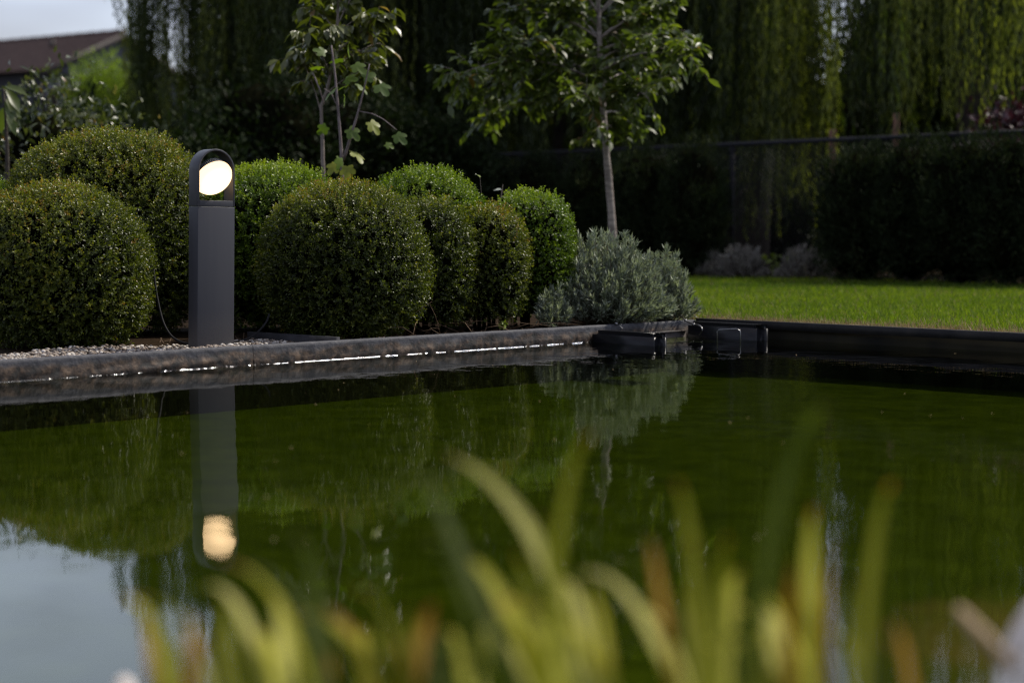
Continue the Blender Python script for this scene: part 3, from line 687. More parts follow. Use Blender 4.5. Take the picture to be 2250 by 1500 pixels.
def little_plant(name, label, base, n, size, spread, mat, seed, cat='plant', group=None, upright=.6):
    r = np.random.RandomState(seed); root = empty(name, base); tag(root, label, cat, group)
    mb = MB(); st = MB()
    for k in range(max(3, n // 8)):
        e = np.array(base) + np.array([r.normal() * spread * .5, r.normal() * spread * .5, spread * r.uniform(.6, 1.2) * (1 + upright)])
        st.tube([np.array(base), (np.array(base) + e) / 2 + r.normal(size=3) * spread * .06, e], [.004 * size / .05, .003 * size / .05, .0015 * size / .05], 5)
        m = 8; f = .35 + .65 * r.rand(m); P = np.array(base) + (e - np.array(base)) * f[:, None]
        ax = np.array([0, 0, .4]) + r.normal(size=(m, 3)) * .8
        mb.scatter(*BIGLEAF, P, ax, np.array([0, -.2, 1.0]) + .5 * r.normal(size=(m, 3)), size * r.uniform(.7, 1.15, m), r.rand(m), .62)
    obj('leaves', mb.mesh('leaves', base), mat, root); obj('stems', st.mesh('stems', base), M['bark_dark'], root)
little_plant('weed', 'single bright green weed in the soil between the boxwood feet', Vector((at(1104, 690, 7.8).x, 7.8, .05)), 12, .03, .03, M['lime'], 301)
little_plant('spurge', 'bluish leafy shoots sticking up between two boxwood tops', Vector((at(1055, 500, 8.42).x, 8.42, .05)), 40, .045, .34, M['lav'], 302, upright=1.05)

# ------------------------------------------------------------------ trees
def bez(p0, p1, p2, n=9):
    t = np.linspace(0, 1, n)[:, None]; p0, p1, p2 = (np.array(tuple(p)) for p in (p0, p1, p2))
    return (1 - t) ** 2 * p0 + 2 * t * (1 - t) * p1 + t ** 2 * p2

def broadleaf(name, label, cat, trunk_pts, trunk_r, tips, fork, leafm, barkm, leaf, wid, twigs, lpt, seed, droop=.5, twl=.3):
    r = np.random.RandomState(seed); base = Vector(tuple(trunk_pts[0])); root = empty(name, base); tag(root, label, cat)
    tr = MB(); T = np.array([tuple(p) for p in trunk_pts])
    d = np.concatenate([[0], np.cumsum(np.linalg.norm(np.diff(T, axis=0), axis=1))]); q = np.linspace(0, d[-1], 24)
    tp = np.stack([np.interp(q, d, T[:, c]) for c in range(3)], -1); tp[1:-1] += r.normal(size=(22, 3)) * trunk_r * .06
    rad = trunk_r * np.linspace(1.12, .35, 24) * (1 + .05 * np.sin(np.arange(24) * 2.1)); tr.tube(tp, rad, 12)
    limb, lf = MB(), MB()
    for (tip, ff) in tips:
        o = np.array([np.interp(ff, np.linspace(0, 1, 24), tp[:, c]) for c in range(3)]); e = np.array(tuple(tip))
        L = np.linalg.norm(e - o); mid = (o + e) / 2 + np.array([0, 0, .16 * L]) + r.normal(size=3) * L * .05
        pts = bez(o, mid, e, 12); limb.tube(pts, np.linspace(trunk_r * .36, trunk_r * .06, 12), 6)
        for k in range(max(3, int(twigs * L))):
            f = .22 + .78 * r.rand() ** .8; b0 = np.array([np.interp(f, np.linspace(0, 1, 12), pts[:, c]) for c in range(3)])
            dr = (e - o) / L * .7 + r.normal(size=3) * .65 + np.array([0, 0, .1]); dr /= np.linalg.norm(dr)
            tl = twl * r.uniform(.5, 1.1); tw = bez(b0, b0 + dr * tl * .55 + np.array([0, 0, .05 * tl]), b0 + dr * tl + np.array([0, 0, -.12 * tl]), 5)
            limb.tube(tw, np.linspace(trunk_r * .07, trunk_r * .03, 5), 4)
            m = lpt; g_ = r.uniform(.12, 1.0, m); P = np.stack([np.interp(g_, np.linspace(0, 1, 5), tw[:, c]) for c in range(3)], -1)
            sd = np.cross(dr, [0, 0, 1]); sd /= np.linalg.norm(sd) + 1e-6
            sg = np.where(np.arange(m) % 2 == 0, 1, -1)[:, None]
            ax = dr * .45 + sg * sd * .75 + np.array([0, 0, -droop]) + .28 * r.normal(size=(m, 3))
            nr = np.array([0, 0, 1.0]) + sg * sd * .35 + .38 * r.normal(size=(m, 3))
            lf.scatter(*BIGLEAF, P, ax, nr, leaf * r.uniform(.7, 1.15, m), np.clip(.45 + .24 * r.normal(size=m), 0, 1), wid)
    obj('trunk', tr.mesh('trunk', base, smooth=True), barkm, root)
    obj('limbs', limb.mesh('limbs', base), barkm, root)
    obj('crown', lf.mesh('crown', base), leafm, root)
    return root

r0 = np.random.RandomState(55)
Yc = 11.0
tb = at(1352, 560, Yc); tb.z = .05
ctips = [(1010, 165, .40), (1062, 262, .26), (1040, 190, .36), (1115, 95, .5), (1125, 25, .6), (1165, -100, .7), (1235, -260, .85), (1320, -330, .97), (1410, -250, .85), (1475, -90, .7),
         (1520, 130, .45), (1500, 75, .55), (1425, 215, .32), (1190, 180, .4), (1380, 270, .28), (1465, 165, .4), (1260, 40, .6), (1380, 60, .6), (1300, 160, .5), (1410, 130, .5), (1230, 110, .5), (1330, -60, .75), (1262, 230, .34), (1340, 235, .36), (1210, -20, .65), (1435, 30, .6),
         (1350, 290, .22), (1312, 285, .24), (1355, 180, .45), (1280, 90, .55), (1140, 150, .45), (1400, -20, .7), (1470, 20, .6)]
broadleaf('cherry_tree', 'young cherry tree with spreading dark leaves and sunlit pale trunk', 'tree',
          [tb, at(1347, 520, Yc), at(1340, 430, Yc), at(1333, 345, Yc), at(1326, 240, Yc), at(1318, 100, Yc), at(1312, -80, Yc), at(1310, -260, Yc)], .0265,
          [(at(x, y, Yc + r0.uniform(-.75, .75)), .30 + .55 * f) for x, y, f in ctips], .4, M['cherry'], M['bark_cherry'], .090, .43, 34, 11, 401, .38, .21)
Yy = 9.35
yb = at(712, 420, Yy); yb.z = .05
ytips = [(672, 75, .6), (685, 25, .7), (838, 48, .65), (835, 95, .6), (815, 150, .55), (705, -110, .8), (795, -130, .8), (825, -50, .72), (700, 120, .6), (760, -200, .95), (650, 118, .5), (740, 60, .7), (790, 40, .7), (720, 20, .8), (790, 110, .6), (760, 120, .62)]
broadleaf('young_tree', 'slender young tree with pale stem and drooping olive leaves behind the boxwoods', 'tree',
          [yb, at(711, 390, Yy), at(708, 300, Yy), at(705, 235, Yy), at(722, 190, Yy), at(738, 90, Yy), at(748, -60, Yy), at(755, -190, Yy)], .0125,
          [(at(x, y, Yy + r0.uniform(-.25, .25)), f) for x, y, f in ytips], .5, M['young'], M['bark_pale'],   .088, .46, 32, 8, 402, .8, .13)

# ---- fig: every large lobed leaf its own part
def fig():
    Y = 8.9; base = at(752, 420, Y); base.z = .05; root = empty('fig_sapling', base)
    tag(root, 'fig sapling with thin stems and large lobed yellow green leaves', 'tree')
    st = MB()
    stems = [([base, at(752, 395, Y), at(750, 330, Y), at(743, 240, Y), at(736, 160, Y), at(728, 100, Y)], .011, .004), ([at(755, 352, Y), at(772, 295, Y - .03), at(786, 250, Y - .05), at(800, 195, Y - .08), at(812, 140, Y - .1)], .008, .003),
             ([at(790, 245, Y - .05), at(818, 250, Y - .1), at(842, 262, Y - .13), at(872, 286, Y - .15)], .003, .002), ([at(742, 235, Y), at(728, 205, Y), at(712, 195, Y)], .003, .002),
             ([at(757, 335, Y), at(770, 305, Y + .03), at(785, 300, Y + .05)], .003, .002), ([at(687, 160, Y), at(703, 198, Y), at(712, 230, Y + .04)], .005, .003)]
    for p, a, b_ in stems:
        P = np.array([tuple(q) for q in p]); t = np.linspace(0, len(P) - 1, 14)
        st.tube(np.stack([np.interp(t, np.arange(len(P)), P[:, c]) for c in range(3)], -1), np.linspace(a, b_, 14), 8)
    obj('stems', st.mesh('stems', base, smooth=True), M['fig_bark'], root)
    # lobed outline, 5 lobes, gently cupped
    pts = []
    lob = [(-158, .30), (-132, .58), (-112, .64), (-96, .52), (-78, .80), (-62, .90), (-48, .82), (-35, .62), (-20, .94), (-7, 1.04), (7, 1.04), (20, .94), (35, .62), (48, .82), (62, .90), (78, .80), (96, .52), (112, .64), (132, .58), (158, .30)]
    for a, q in lob:
        t = math.radians(a); pts.append((q * math.cos(t) * .95 + .22, q * math.sin(t) * .80, -.30 * q * q + .12 * abs(math.sin(t)) * q))
    V = [(.18, 0, .02), (.02, 0, 0)] + pts; n = len(pts); T = [(0, 2 + i, 3 + i) for i in range(n - 1)] + [(0, 1, 2), (0, n + 1, 1)]
    meshes = []
    for k, v in enumerate((.15, .5, .95)):
        mb = MB(); mb.add(np.array(V) * .5, None, T, v); me = mb.mesh('leaf'); me.materials.append(M['fig']); meshes.append(me)
    rr = random.Random(9)
    leaves = [(690, 146, 52, 1), (722, 205, 58, 1), (748, 192, 46, 1), (800, 195, 52, 1), (843, 196, 66, 0), (772, 172, 56, 1), (735, 132, 52, 0), (792, 150, 56, 1), (826, 282, 56, 2), (883, 305, 56, 0), (858, 320, 34, 1), (780, 296, 56, 1), (728, 372, 52, 2), (763, 382, 58, 2), (790, 344, 64, 2), (746, 362, 46, 1), (706, 288, 44, 0), (815, 165, 50, 1), (700, 110, 46, 1), (762, 110, 50, 1), (760, 225, 46, 1)]
    for i, (x, y, sz, k) in enumerate(leaves):
        o = obj('leaf', meshes[k], None, root)
        p = at(x, y, Y + rr.uniform(-.14, .1)) - base
        d = Vector((x - 758, 0, -(y - 205) * .25)).normalized() * .8 + Vector((rr.uniform(-.4, .4), rr.uniform(-.9, .2), rr.uniform(-.6, .1)))
        nrm = Vector((rr.uniform(-.6, .8), rr.uniform(-.9, .3), rr.uniform(.3, 1)))
        X = d.normalized(); Z = (nrm - X * nrm.dot(X)).normalized(); Yv = Z.cross(X)
        s = sz / F_PX * Y * 0.98
        o.matrix_local = Matrix.Translation(p - X * s * .35) @ Matrix((X, Yv, Z)).transposed().to_4x4() @ Matrix.Scale(s, 4)
fig()

# ---- weeping willows
def willow(px, Y, Rr, H, nclu, per, label, seed, mat='willow', zlow=(.7, 2.4), trunk_r=.22, group='weeping willows behind the garden', extra=(), gaps=(), leaf=(.07, .11), bark='bark_dark', name='weeping_willow', xhue=0.0):
    r = np.random.RandomState(seed); cx = (px - 1125) / F_PX * Y; base = Vector((cx, Y, .04)); root = empty(name, base); tag(root, label, 'tree', group)
    tr = MB()
    hz = H * .52
    tr.tube([(cx, Y, 0), (cx + .05, Y, hz * .5), (cx - .04, Y + .05, hz)], [trunk_r * 1.15, trunk_r * .9, trunk_r * .7], 10)
    limb = MB(); ends = []
    for k in range(9):
        a = 6.283 * k / 9 + r.normal() * .2; e = np.array([cx + .62 * Rr * math.cos(a), Y + .62 * Rr * math.sin(a), H * r.uniform(.78, .98)])
        limb.tube(bez((cx, Y, hz * .92), (cx + .18 * Rr * math.cos(a), Y + .18 * Rr * math.sin(a), H * .8), e, 8), np.linspace(trunk_r * .5, trunk_r * .1, 8), 6); ends.append(e)
    lf = MB(); stems = MB()
    clus = []
    for c in range(nclu):
        a = r.rand() * 6.283; q = math.sqrt(r.uniform(.08, 1)) * Rr
        x, y = cx + q * math.cos(a), Y + q * math.sin(a)
        clus.append((x, y, H * (1 - .30 * (q / Rr) ** 2) * r.uniform(.9, 1.03), r.uniform(*zlow), per, .13, a))
    for (epx, etop, ebot, eY, n_, sp) in extra:
        p = at(epx, etop, eY); clus.append((p.x, eY, p.z, at(epx, ebot, eY).z, n_, sp, r.rand() * 6.28))
    PP, AX, NR, SZ, AT = [], [], [], [], []
    for ci, (x, y, zt, zb, n_, sp, a) in enumerate(clus):
        ppx = 1125 + x / y * F_PX
        if ci < nclu and any(g0 < ppx < g1 for g0, g1 in gaps): continue
        hue = .40 + .24 * r.normal() + (xhue if ci >= nclu else 0)  # sunlight on the extra strands is put in as lighter leaf colour
        if zb > zt - .5: zb = zt - .5
        sway = r.normal(size=2) * (.03 if ci < nclu else .008); dr_ = .12 if ci < nclu else .02
        for s in range(n_):
            ox, oy = r.normal(size=2) * sp; t0 = zt + r.normal() * .18; b0 = zb + abs(r.normal()) * .45
            L = t0 - b0
            if L < .3: continue
            m = int(L / .034); f = (np.arange(m) + r.rand(m)) / m
            bx = x + ox + dr_ * math.cos(a) * np.sqrt(f) + sway[0] * L * f ** 2; by = y + oy + dr_ * math.sin(a) * np.sqrt(f) + sway[1] * L * f ** 2
            wob = .02 * np.sin(f * L * 3 + r.rand() * 6)
            P = np.stack([bx + wob, by + wob * .7, t0 - L * f], -1)
            ang = r.rand(m) * 6.283
            PP.append(P); AX.append(np.stack([np.cos(ang) * .42, np.sin(ang) * .42, -np.ones(m)], -1)); NR.append(np.stack([np.cos(ang), np.sin(ang), .45 * np.ones(m)], -1) + .45 * r.normal(size=(m, 3)))
            SZ.append(r.uniform(*leaf, m)); AT.append(np.clip(hue + .13 * r.normal(size=m), 0, 1))
    lf.scatter(*LEAF, np.concatenate(PP), np.concatenate(AX), np.concatenate(NR), np.concatenate(SZ), np.concatenate(AT), .17)
    obj('trunk', tr.mesh('trunk', base, smooth=True), M[bark], root); obj('limbs', limb.mesh('limbs', base), M[bark], root)
    obj('crown', lf.mesh('crown', base), M[mat], root)
    return root
willow(690, 21.0, 2.15, 7.4, 120, 12, 'weeping willow at the left with strands hanging against the sky', 501, zlow=(1.0, 2.4),
       extra=[(238, -160, 70, 20.5, 9, 0.03), (246, -160, 40, 20.5, 4, 0.03), (284, -170, 265, 20.4, 16, 0.045), (297, -170, 332, 19.6, 20, 0.05), (310, -170, 317, 19.9, 18, 0.05), (322, -170, 325, 20.3, 16, 0.05), (336, -170, 341, 20.4, 10, 0.04), (347, -170, 323, 20.2, 9, 0.04), (356, -170, 339, 19.5, 10, 0.045), (372, -170, 176, 19.7, 6, 0.05), (384, -170, 148, 20.2, 5, 0.05), (398, -170, 345, 20.3, 14, 0.05), (409, -170, 336, 20.5, 16, 0.05), (420, -170, 337, 20.5, 16, 0.045), (437, -170, 336, 19.8, 12, 0.04), (448, -170, 321, 20.5, 18, 0.045), (460, -170, 331, 20.0, 18, 0.045), (468, -170, 295, 20.5, 10, 0.04), (497, -170, 333, 20.5, 20, 0.05), (510, -170, 336, 19.7, 20, 0.05), (365, -170, 325, 19.8, 8, 0.05), (428, -170, 235, 19.7, 8, 0.05), (300, 170, 340, 21.5, 16, 0.1), (330, 170, 340, 21.5, 16, 0.1), (352, 170, 340, 21.5, 16, 0.1), (410, 170, 340, 21.5, 16, 0.1), (446, 170, 340, 21.5, 16, 0.1)], gaps=[(0, 500)])
willow(1240, 20.6, 1.75, 7.4, 84, 12, 'shadowed weeping willow behind the cherry tree', 502, zlow=(.6, 1.8))
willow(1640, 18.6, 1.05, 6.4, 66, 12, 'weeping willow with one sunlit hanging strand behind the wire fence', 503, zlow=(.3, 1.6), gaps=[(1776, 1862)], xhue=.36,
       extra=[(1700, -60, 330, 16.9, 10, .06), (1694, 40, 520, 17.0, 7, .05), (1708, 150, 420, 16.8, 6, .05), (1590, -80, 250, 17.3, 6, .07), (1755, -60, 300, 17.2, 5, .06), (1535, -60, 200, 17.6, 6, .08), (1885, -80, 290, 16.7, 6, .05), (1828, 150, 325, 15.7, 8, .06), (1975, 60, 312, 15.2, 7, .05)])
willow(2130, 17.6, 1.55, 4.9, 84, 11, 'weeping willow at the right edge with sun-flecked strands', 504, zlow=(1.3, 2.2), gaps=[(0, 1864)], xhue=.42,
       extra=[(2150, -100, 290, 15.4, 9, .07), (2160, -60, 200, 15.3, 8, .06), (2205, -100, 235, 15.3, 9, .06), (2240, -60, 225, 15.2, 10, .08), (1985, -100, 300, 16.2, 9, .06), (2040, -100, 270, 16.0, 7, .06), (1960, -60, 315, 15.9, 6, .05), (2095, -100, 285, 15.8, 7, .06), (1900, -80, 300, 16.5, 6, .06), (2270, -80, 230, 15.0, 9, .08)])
# slim trunks beyond the fence
def slim_trunk(px, ytop, Y, rad, label):
    a = at(px, 610, Y); a.z = .03; b_ = at(px - 3, ytop, Y); base = a; r = np.random.RandomState(int(px))
    root = empty('tree_trunk', base); tag(root, label, 'tree trunk', 'bare trunks beyond the fence')
    mb = MB(); n = 16; z = np.linspace(0, 1, n)[:, None]; P = np.array(tuple(a)) * (1 - z) + np.array(tuple(b_)) * z; P[:, :2] += r.normal(size=(n, 2)) * .006
    mb.tube(P, np.linspace(rad * 1.15, rad * .8, n), 9); obj('trunk', mb.mesh('trunk', base, smooth=True), M['bark_red'], root)
slim_trunk(1833, 285, 16.0, .042, 'reddish trunk seen through the wire fence beside the conifers')
slim_trunk(1972, 250, 15.5, .035, 'reddish trunk rising above the conifers right of the wire fence')

# ---- leafy masses: dark trees and shrubs
def leafy(name, label, cat, px, topy, Y, rx, ry, mat, n, leaf, wid, seed, z0=.04, group=None, p=2.2, shell=.45, up=.25, stems=5, tmpl=LEAF, zlow=None, barkm='bark_dark', clump=.10, core=0.0):
    r = np.random.RandomState(seed); top = at(px, topy, Y); base = Vector((top.x, Y, z0)); root = empty(name, base); tag(root, label, cat, group)
    zb = z0 if zlow is None else zlow
    H = top.z - zb; zc = zb + H * .48; rz = top.z - zc; rzl = zc - zb
    nc = max(40, n // 45)
    U = unit(nc, r); Rz = np.where(U[:, 2] > 0, rz, rzl)
    e = (np.abs(U[:, 0] / rx) ** p + np.abs(U[:, 1] / ry) ** p + np.abs(U[:, 2] / Rz) ** p) ** (-1 / p)
    cc = U * (e * (1 - shell * r.rand(nc) ** 1.5) * (1 + .10 * lump(U, 5, seed)))[:, None]
    k = n // nc; cs = clump * (1 + .5 * r.rand(nc))
    P = (cc[:, None] + r.normal(size=(nc, k, 3)) * cs[:, None, None]).reshape(-1, 3)
    Nn = np.repeat(U, k, axis=0)
    hue = np.repeat(.45 + .18 * r.normal(size=nc), k) + .15 * r.normal(size=nc * k)
    P += np.array([top.x, Y, zc]); ok = P[:, 2] > z0 + .01; P, Nn, hue = P[ok], Nn[ok], hue[ok]; m = len(P)
    ax = Nn * .7 + r.normal(size=(m, 3)) * .6 + np.array([0, 0, up]); nr = Nn * .5 + np.array([0, 0, .6]) + .5 * r.normal(size=(m, 3))
    lf = MB(); lf.scatter(*tmpl, P, ax, nr, leaf * r.uniform(.6, 1.2, m), np.clip(hue, 0, 1), wid)
    tr = MB()
    if core:  # opaque dark filling added so that no light passes through the crown
        bm = bmesh.new(); bmesh.ops.create_icosphere(bm, subdivisions=4, radius=1)
        CU = np.array([v.co[:] for v in bm.verts]); cf = np.array([[v.index for v in f.verts] for f in bm.faces]); bm.free()
        cz = np.where(CU[:, 2] > 0, rz, rzl)
        ce = (np.abs(CU[:, 0] / rx) ** p + np.abs(CU[:, 1] / ry) ** p + np.abs(CU[:, 2] / cz) ** p) ** (-1 / p)
        cp = CU * (ce * core * (1 + .07 * lump(CU, 6, seed) + .05 * lump(CU, 17, seed + 1) + .05 * r.normal(size=len(CU))))[:, None] + np.array([top.x, Y, zc])
        cp[:, 2] = np.maximum(cp[:, 2], z0 + .01); cb = MB(); cb.add(cp, None, cf); obj('dark_core', cb.mesh('dark_core', base), M['core'], root)
    for s in range(stems):
        a = r.rand() * 6.28; e_ = (top.x + .5 * rx * math.cos(a), Y + .5 * ry * math.sin(a), zc + rz * .5 * r.rand())
        tr.tube(bez((base.x + .05 * math.cos(a), Y + .05 * math.sin(a), z0 - .02), (base.x + .1 * rx * math.cos(a), Y + .1 * ry * math.sin(a), zc), e_, 7), np.linspace(.02 + .03 * min(1, rx / 2), .006, 7) * (1 if stems > 1 else 3), 6)
    obj('crown', lf.mesh('crown', base), mat, root); obj('stems' if stems > 1 else 'trunk', tr.mesh('stems', base), M[barkm], root)
    return root
# tall dark trees closing the view behind the willows
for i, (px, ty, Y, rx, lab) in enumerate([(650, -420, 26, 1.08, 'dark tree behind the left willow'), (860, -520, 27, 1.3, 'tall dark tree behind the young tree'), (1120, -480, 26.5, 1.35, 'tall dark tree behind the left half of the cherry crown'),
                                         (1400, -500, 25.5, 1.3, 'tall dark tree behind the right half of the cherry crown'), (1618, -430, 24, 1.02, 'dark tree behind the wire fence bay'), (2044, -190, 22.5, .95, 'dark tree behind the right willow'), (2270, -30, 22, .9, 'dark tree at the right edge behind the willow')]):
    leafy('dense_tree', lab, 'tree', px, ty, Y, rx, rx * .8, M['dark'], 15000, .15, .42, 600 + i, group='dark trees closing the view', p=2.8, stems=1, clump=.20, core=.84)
# dark shrubs low behind the boxwoods
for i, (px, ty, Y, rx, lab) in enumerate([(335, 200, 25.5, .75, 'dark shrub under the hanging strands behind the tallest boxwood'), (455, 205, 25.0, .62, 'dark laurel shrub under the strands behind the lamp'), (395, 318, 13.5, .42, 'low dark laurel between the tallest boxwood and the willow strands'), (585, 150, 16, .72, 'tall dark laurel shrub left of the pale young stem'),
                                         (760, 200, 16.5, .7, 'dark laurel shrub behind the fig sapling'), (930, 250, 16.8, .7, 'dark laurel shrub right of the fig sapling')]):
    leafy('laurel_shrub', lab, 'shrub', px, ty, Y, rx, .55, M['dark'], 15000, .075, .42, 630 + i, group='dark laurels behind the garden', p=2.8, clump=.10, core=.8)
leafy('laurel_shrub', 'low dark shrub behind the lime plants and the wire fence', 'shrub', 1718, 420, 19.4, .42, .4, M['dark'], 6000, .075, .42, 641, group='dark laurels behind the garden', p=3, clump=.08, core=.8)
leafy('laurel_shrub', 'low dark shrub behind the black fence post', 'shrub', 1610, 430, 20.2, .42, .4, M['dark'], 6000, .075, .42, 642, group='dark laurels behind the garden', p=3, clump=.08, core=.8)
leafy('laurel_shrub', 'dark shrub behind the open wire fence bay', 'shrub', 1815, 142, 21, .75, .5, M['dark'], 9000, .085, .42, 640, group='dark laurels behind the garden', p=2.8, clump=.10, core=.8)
# conifers along the fence
lab_c = ['conifer behind the left boughs of the cherry tree', 'conifer left of the cherry trunk', 'conifer directly behind the cherry trunk', 'conifer right of the cherry trunk', 'conifer beside the black fence post',
         'conifer right of the reddish fence trunk', 'second conifer right of the wire fence', 'third conifer right of the wire fence', 'conifer at the right edge below the purple shrub', 'conifer cut by the right edge of the picture']
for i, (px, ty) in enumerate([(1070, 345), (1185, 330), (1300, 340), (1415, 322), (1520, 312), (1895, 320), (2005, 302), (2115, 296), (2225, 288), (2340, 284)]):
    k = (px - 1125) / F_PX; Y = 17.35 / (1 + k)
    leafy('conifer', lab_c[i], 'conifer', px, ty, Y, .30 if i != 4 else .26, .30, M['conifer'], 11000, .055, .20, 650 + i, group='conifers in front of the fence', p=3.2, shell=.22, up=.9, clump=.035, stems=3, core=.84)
# left background planting
leafy('mixed_shrub', 'loose shrub with pinkish new leaves behind the left boxwoods', 'shrub', 110, 190, 11.2, .52, .45, M['photinia'], 5600, .06, .42, 680, stems=6, tmpl=BIGLEAF, clump=.10, core=.72)
leafy('mixed_shrub', 'tall thin shoots rising in front of the house roof', 'shrub', 100, 118, 11.5, .17, .15, M['photinia'], 160, .06, .45, 681, stems=7, tmpl=BIGLEAF, clump=.05, zlow=1.15)
leafy('pale_shrub', 'bright sunlit green shrub under the house gable', 'shrub', 234, 150, 31, .50, .55, M['pale_willow'], 9000, .13, .22, 682, stems=4, up=.8, clump=.15, zlow=2.0)
leafy('laurel_shrub', 'dark shrub at the left edge behind the loose pinkish one', 'shrub', 20, 250, 13.5, .60, .4, M['dark'], 6600, .085, .42, 683, group='dark laurels behind the garden', p=2.6, clump=.10, core=.78)
leafy('laurel_shrub', 'dark shrub between the loose pinkish shrub and the willow strands', 'shrub', 195, 235, 14.2, .42, .4, M['dark'], 6400, .085, .42, 684, group='dark laurels behind the garden', p=2.6, clump=.10, core=.78)
def drooping():
    Y = 10.2; base = at(14, 420, Y); base.z = .04; root = empty('broadleaf_shrub', base); tag(root, 'shrub with big drooping leaves at the left edge of the picture', 'shrub')
    st = MB(); st.tube([base, at(16, 340, Y), at(12, 250, Y), at(8, 195, Y)], [.014, .012, .008, .004], 8); obj('stems', st.mesh('stems', base, smooth=True), M['bark_dark'], root)
    r = random.Random(3); mb = MB(); mb.scatter(*BIGLEAF, np.zeros((1, 3)), np.array([[1.0, 0, 0]]), np.array([[0, 0, 1.0]]), 1.0, [.35], .42); me = mb.mesh('leaf'); me.materials.append(M['cherry'])
    for k, (x, y, dx, dy, s) in enumerate([(10, 190, 1, -.25, 75), (12, 195, .7, -.9, 80), (4, 200, -.5, -.9, 70), (16, 215, .35, -1, 80), (12, 230, .9, -.6, 60), (8, 235, -.2, -1, 75), (14, 250, .5, -1, 65), (6, 195, -.9, -.3, 70)]):
        o = obj('leaf', me, None, root); X = Vector((dx, r.uniform(-.5, .1), dy)).normalized(); Zn = Vector((r.uniform(-.2, .5), -.6, .8)); Z = (Zn - X * Zn.dot(X)).normalized()
        sc = .8 * s / F_PX * Y; o.matrix_local = Matrix.Translation(at(x, y, Y) - base) @ Matrix((X, Z.cross(X), Z)).transposed().to_4x4() @ Matrix.Scale(sc, 4)
drooping()
leafy('purple_shrub', 'purple-leaved shrub above the conifers at the right edge', 'shrub', 2225, 232, 15.3, .36, .3, M['purple'], 1500, .075, .5, 690, stems=4, tmpl=BIGLEAF, clump=.08, zlow=1.0)
# grey mounds at the foot of the fence, and two lime plants between
for i, (px, Y, rx, h, lab) in enumerate([(1560, 15.55, .13, .25, 'narrow dry grey bush left of the black fence post'), (1632, 15.35, .25, .30, 'wide dry grey bush in front of the black fence post'), (1765, 14.95, .25, .27, 'dry grey bush before the wire fence beside the conifers')]):
    p = at(px, 610, Y); lavender(p.x, Y, rx, .2, h, 90, lab, 700 + i, .06, M['dry'], 'grey_bush', 'bush', 'grey bushes at the fence foot', 2.2, (.03, .06))
little_plant('lime_plant', 'small lime green plant between the two wide grey bushes', Vector((at(1703, 600, 15.3).x, 15.3, .05)), 40, .075, .15, M['lime'], 711, group='lime plants at the fence foot')
little_plant('lime_plant', 'small lime green plant behind the grey bush beside the conifers', Vector((at(1788, 600, 15.25).x, 15.25, .05)), 30, .07, .15, M['lime'], 712, group='lime plants at the fence foot')

# ------------------------------------------------------------------ chain-link fence
def fence():
    FD = Vector((.7071, -.7071, 0)); F0 = Vector((-.6, 18.6, 0)); base = Vector(F0); Ht = 1.315
    root = empty('wire_fence', base); tag(root, 'black chain-link fence with top rail across the back of the lawn', 'fence')
    L = 9.5
    mb = MB(); mb.tube([F0 + FD * .0 + Vector((0, 0, Ht)), F0 + FD * L + Vector((0, 0, Ht))], .022, 8); obj('top_rail', mb.mesh('top_rail', base, smooth=True), M['fence'], root)
    ref = at(1608, 600, 15.9); s0 = (ref.x - F0.x) / .7071
    for k in range(-1, 3):
        s = s0 + 2.45 * k
        if s < 0 or s > L: continue
        p = F0 + FD * s; mb = MB(); mb.tube([p + Vector((0, 0, -.05)), p + Vector((0, 0, Ht - .023))], .024, 10); obj('post', mb.mesh('post', base, smooth=True), M['fence'], root)
    w = MB(); off = Vector((-.7071, -.7071, 0)) * .027; st = .055
    for sg in (1, -1):
        for k in range(-24, int(L / st) + 24):
            a = k * st; b_ = a + sg * (Ht - .06)
            lo, hi = max(0, min(a, b_)), min(L, max(a, b_))
            if hi - lo < .03: continue
            z = lambda s: .05 + (s - a) * sg
            q = [F0 + FD * s + Vector((0, 0, z(s))) + off * (1 + .05 * sg) for s in (lo, hi)]; w.tube(q, .003, 3)
    obj('wire_mesh', w.mesh('wire_mesh', base), M['fence'], root, kind='stuff')
fence()

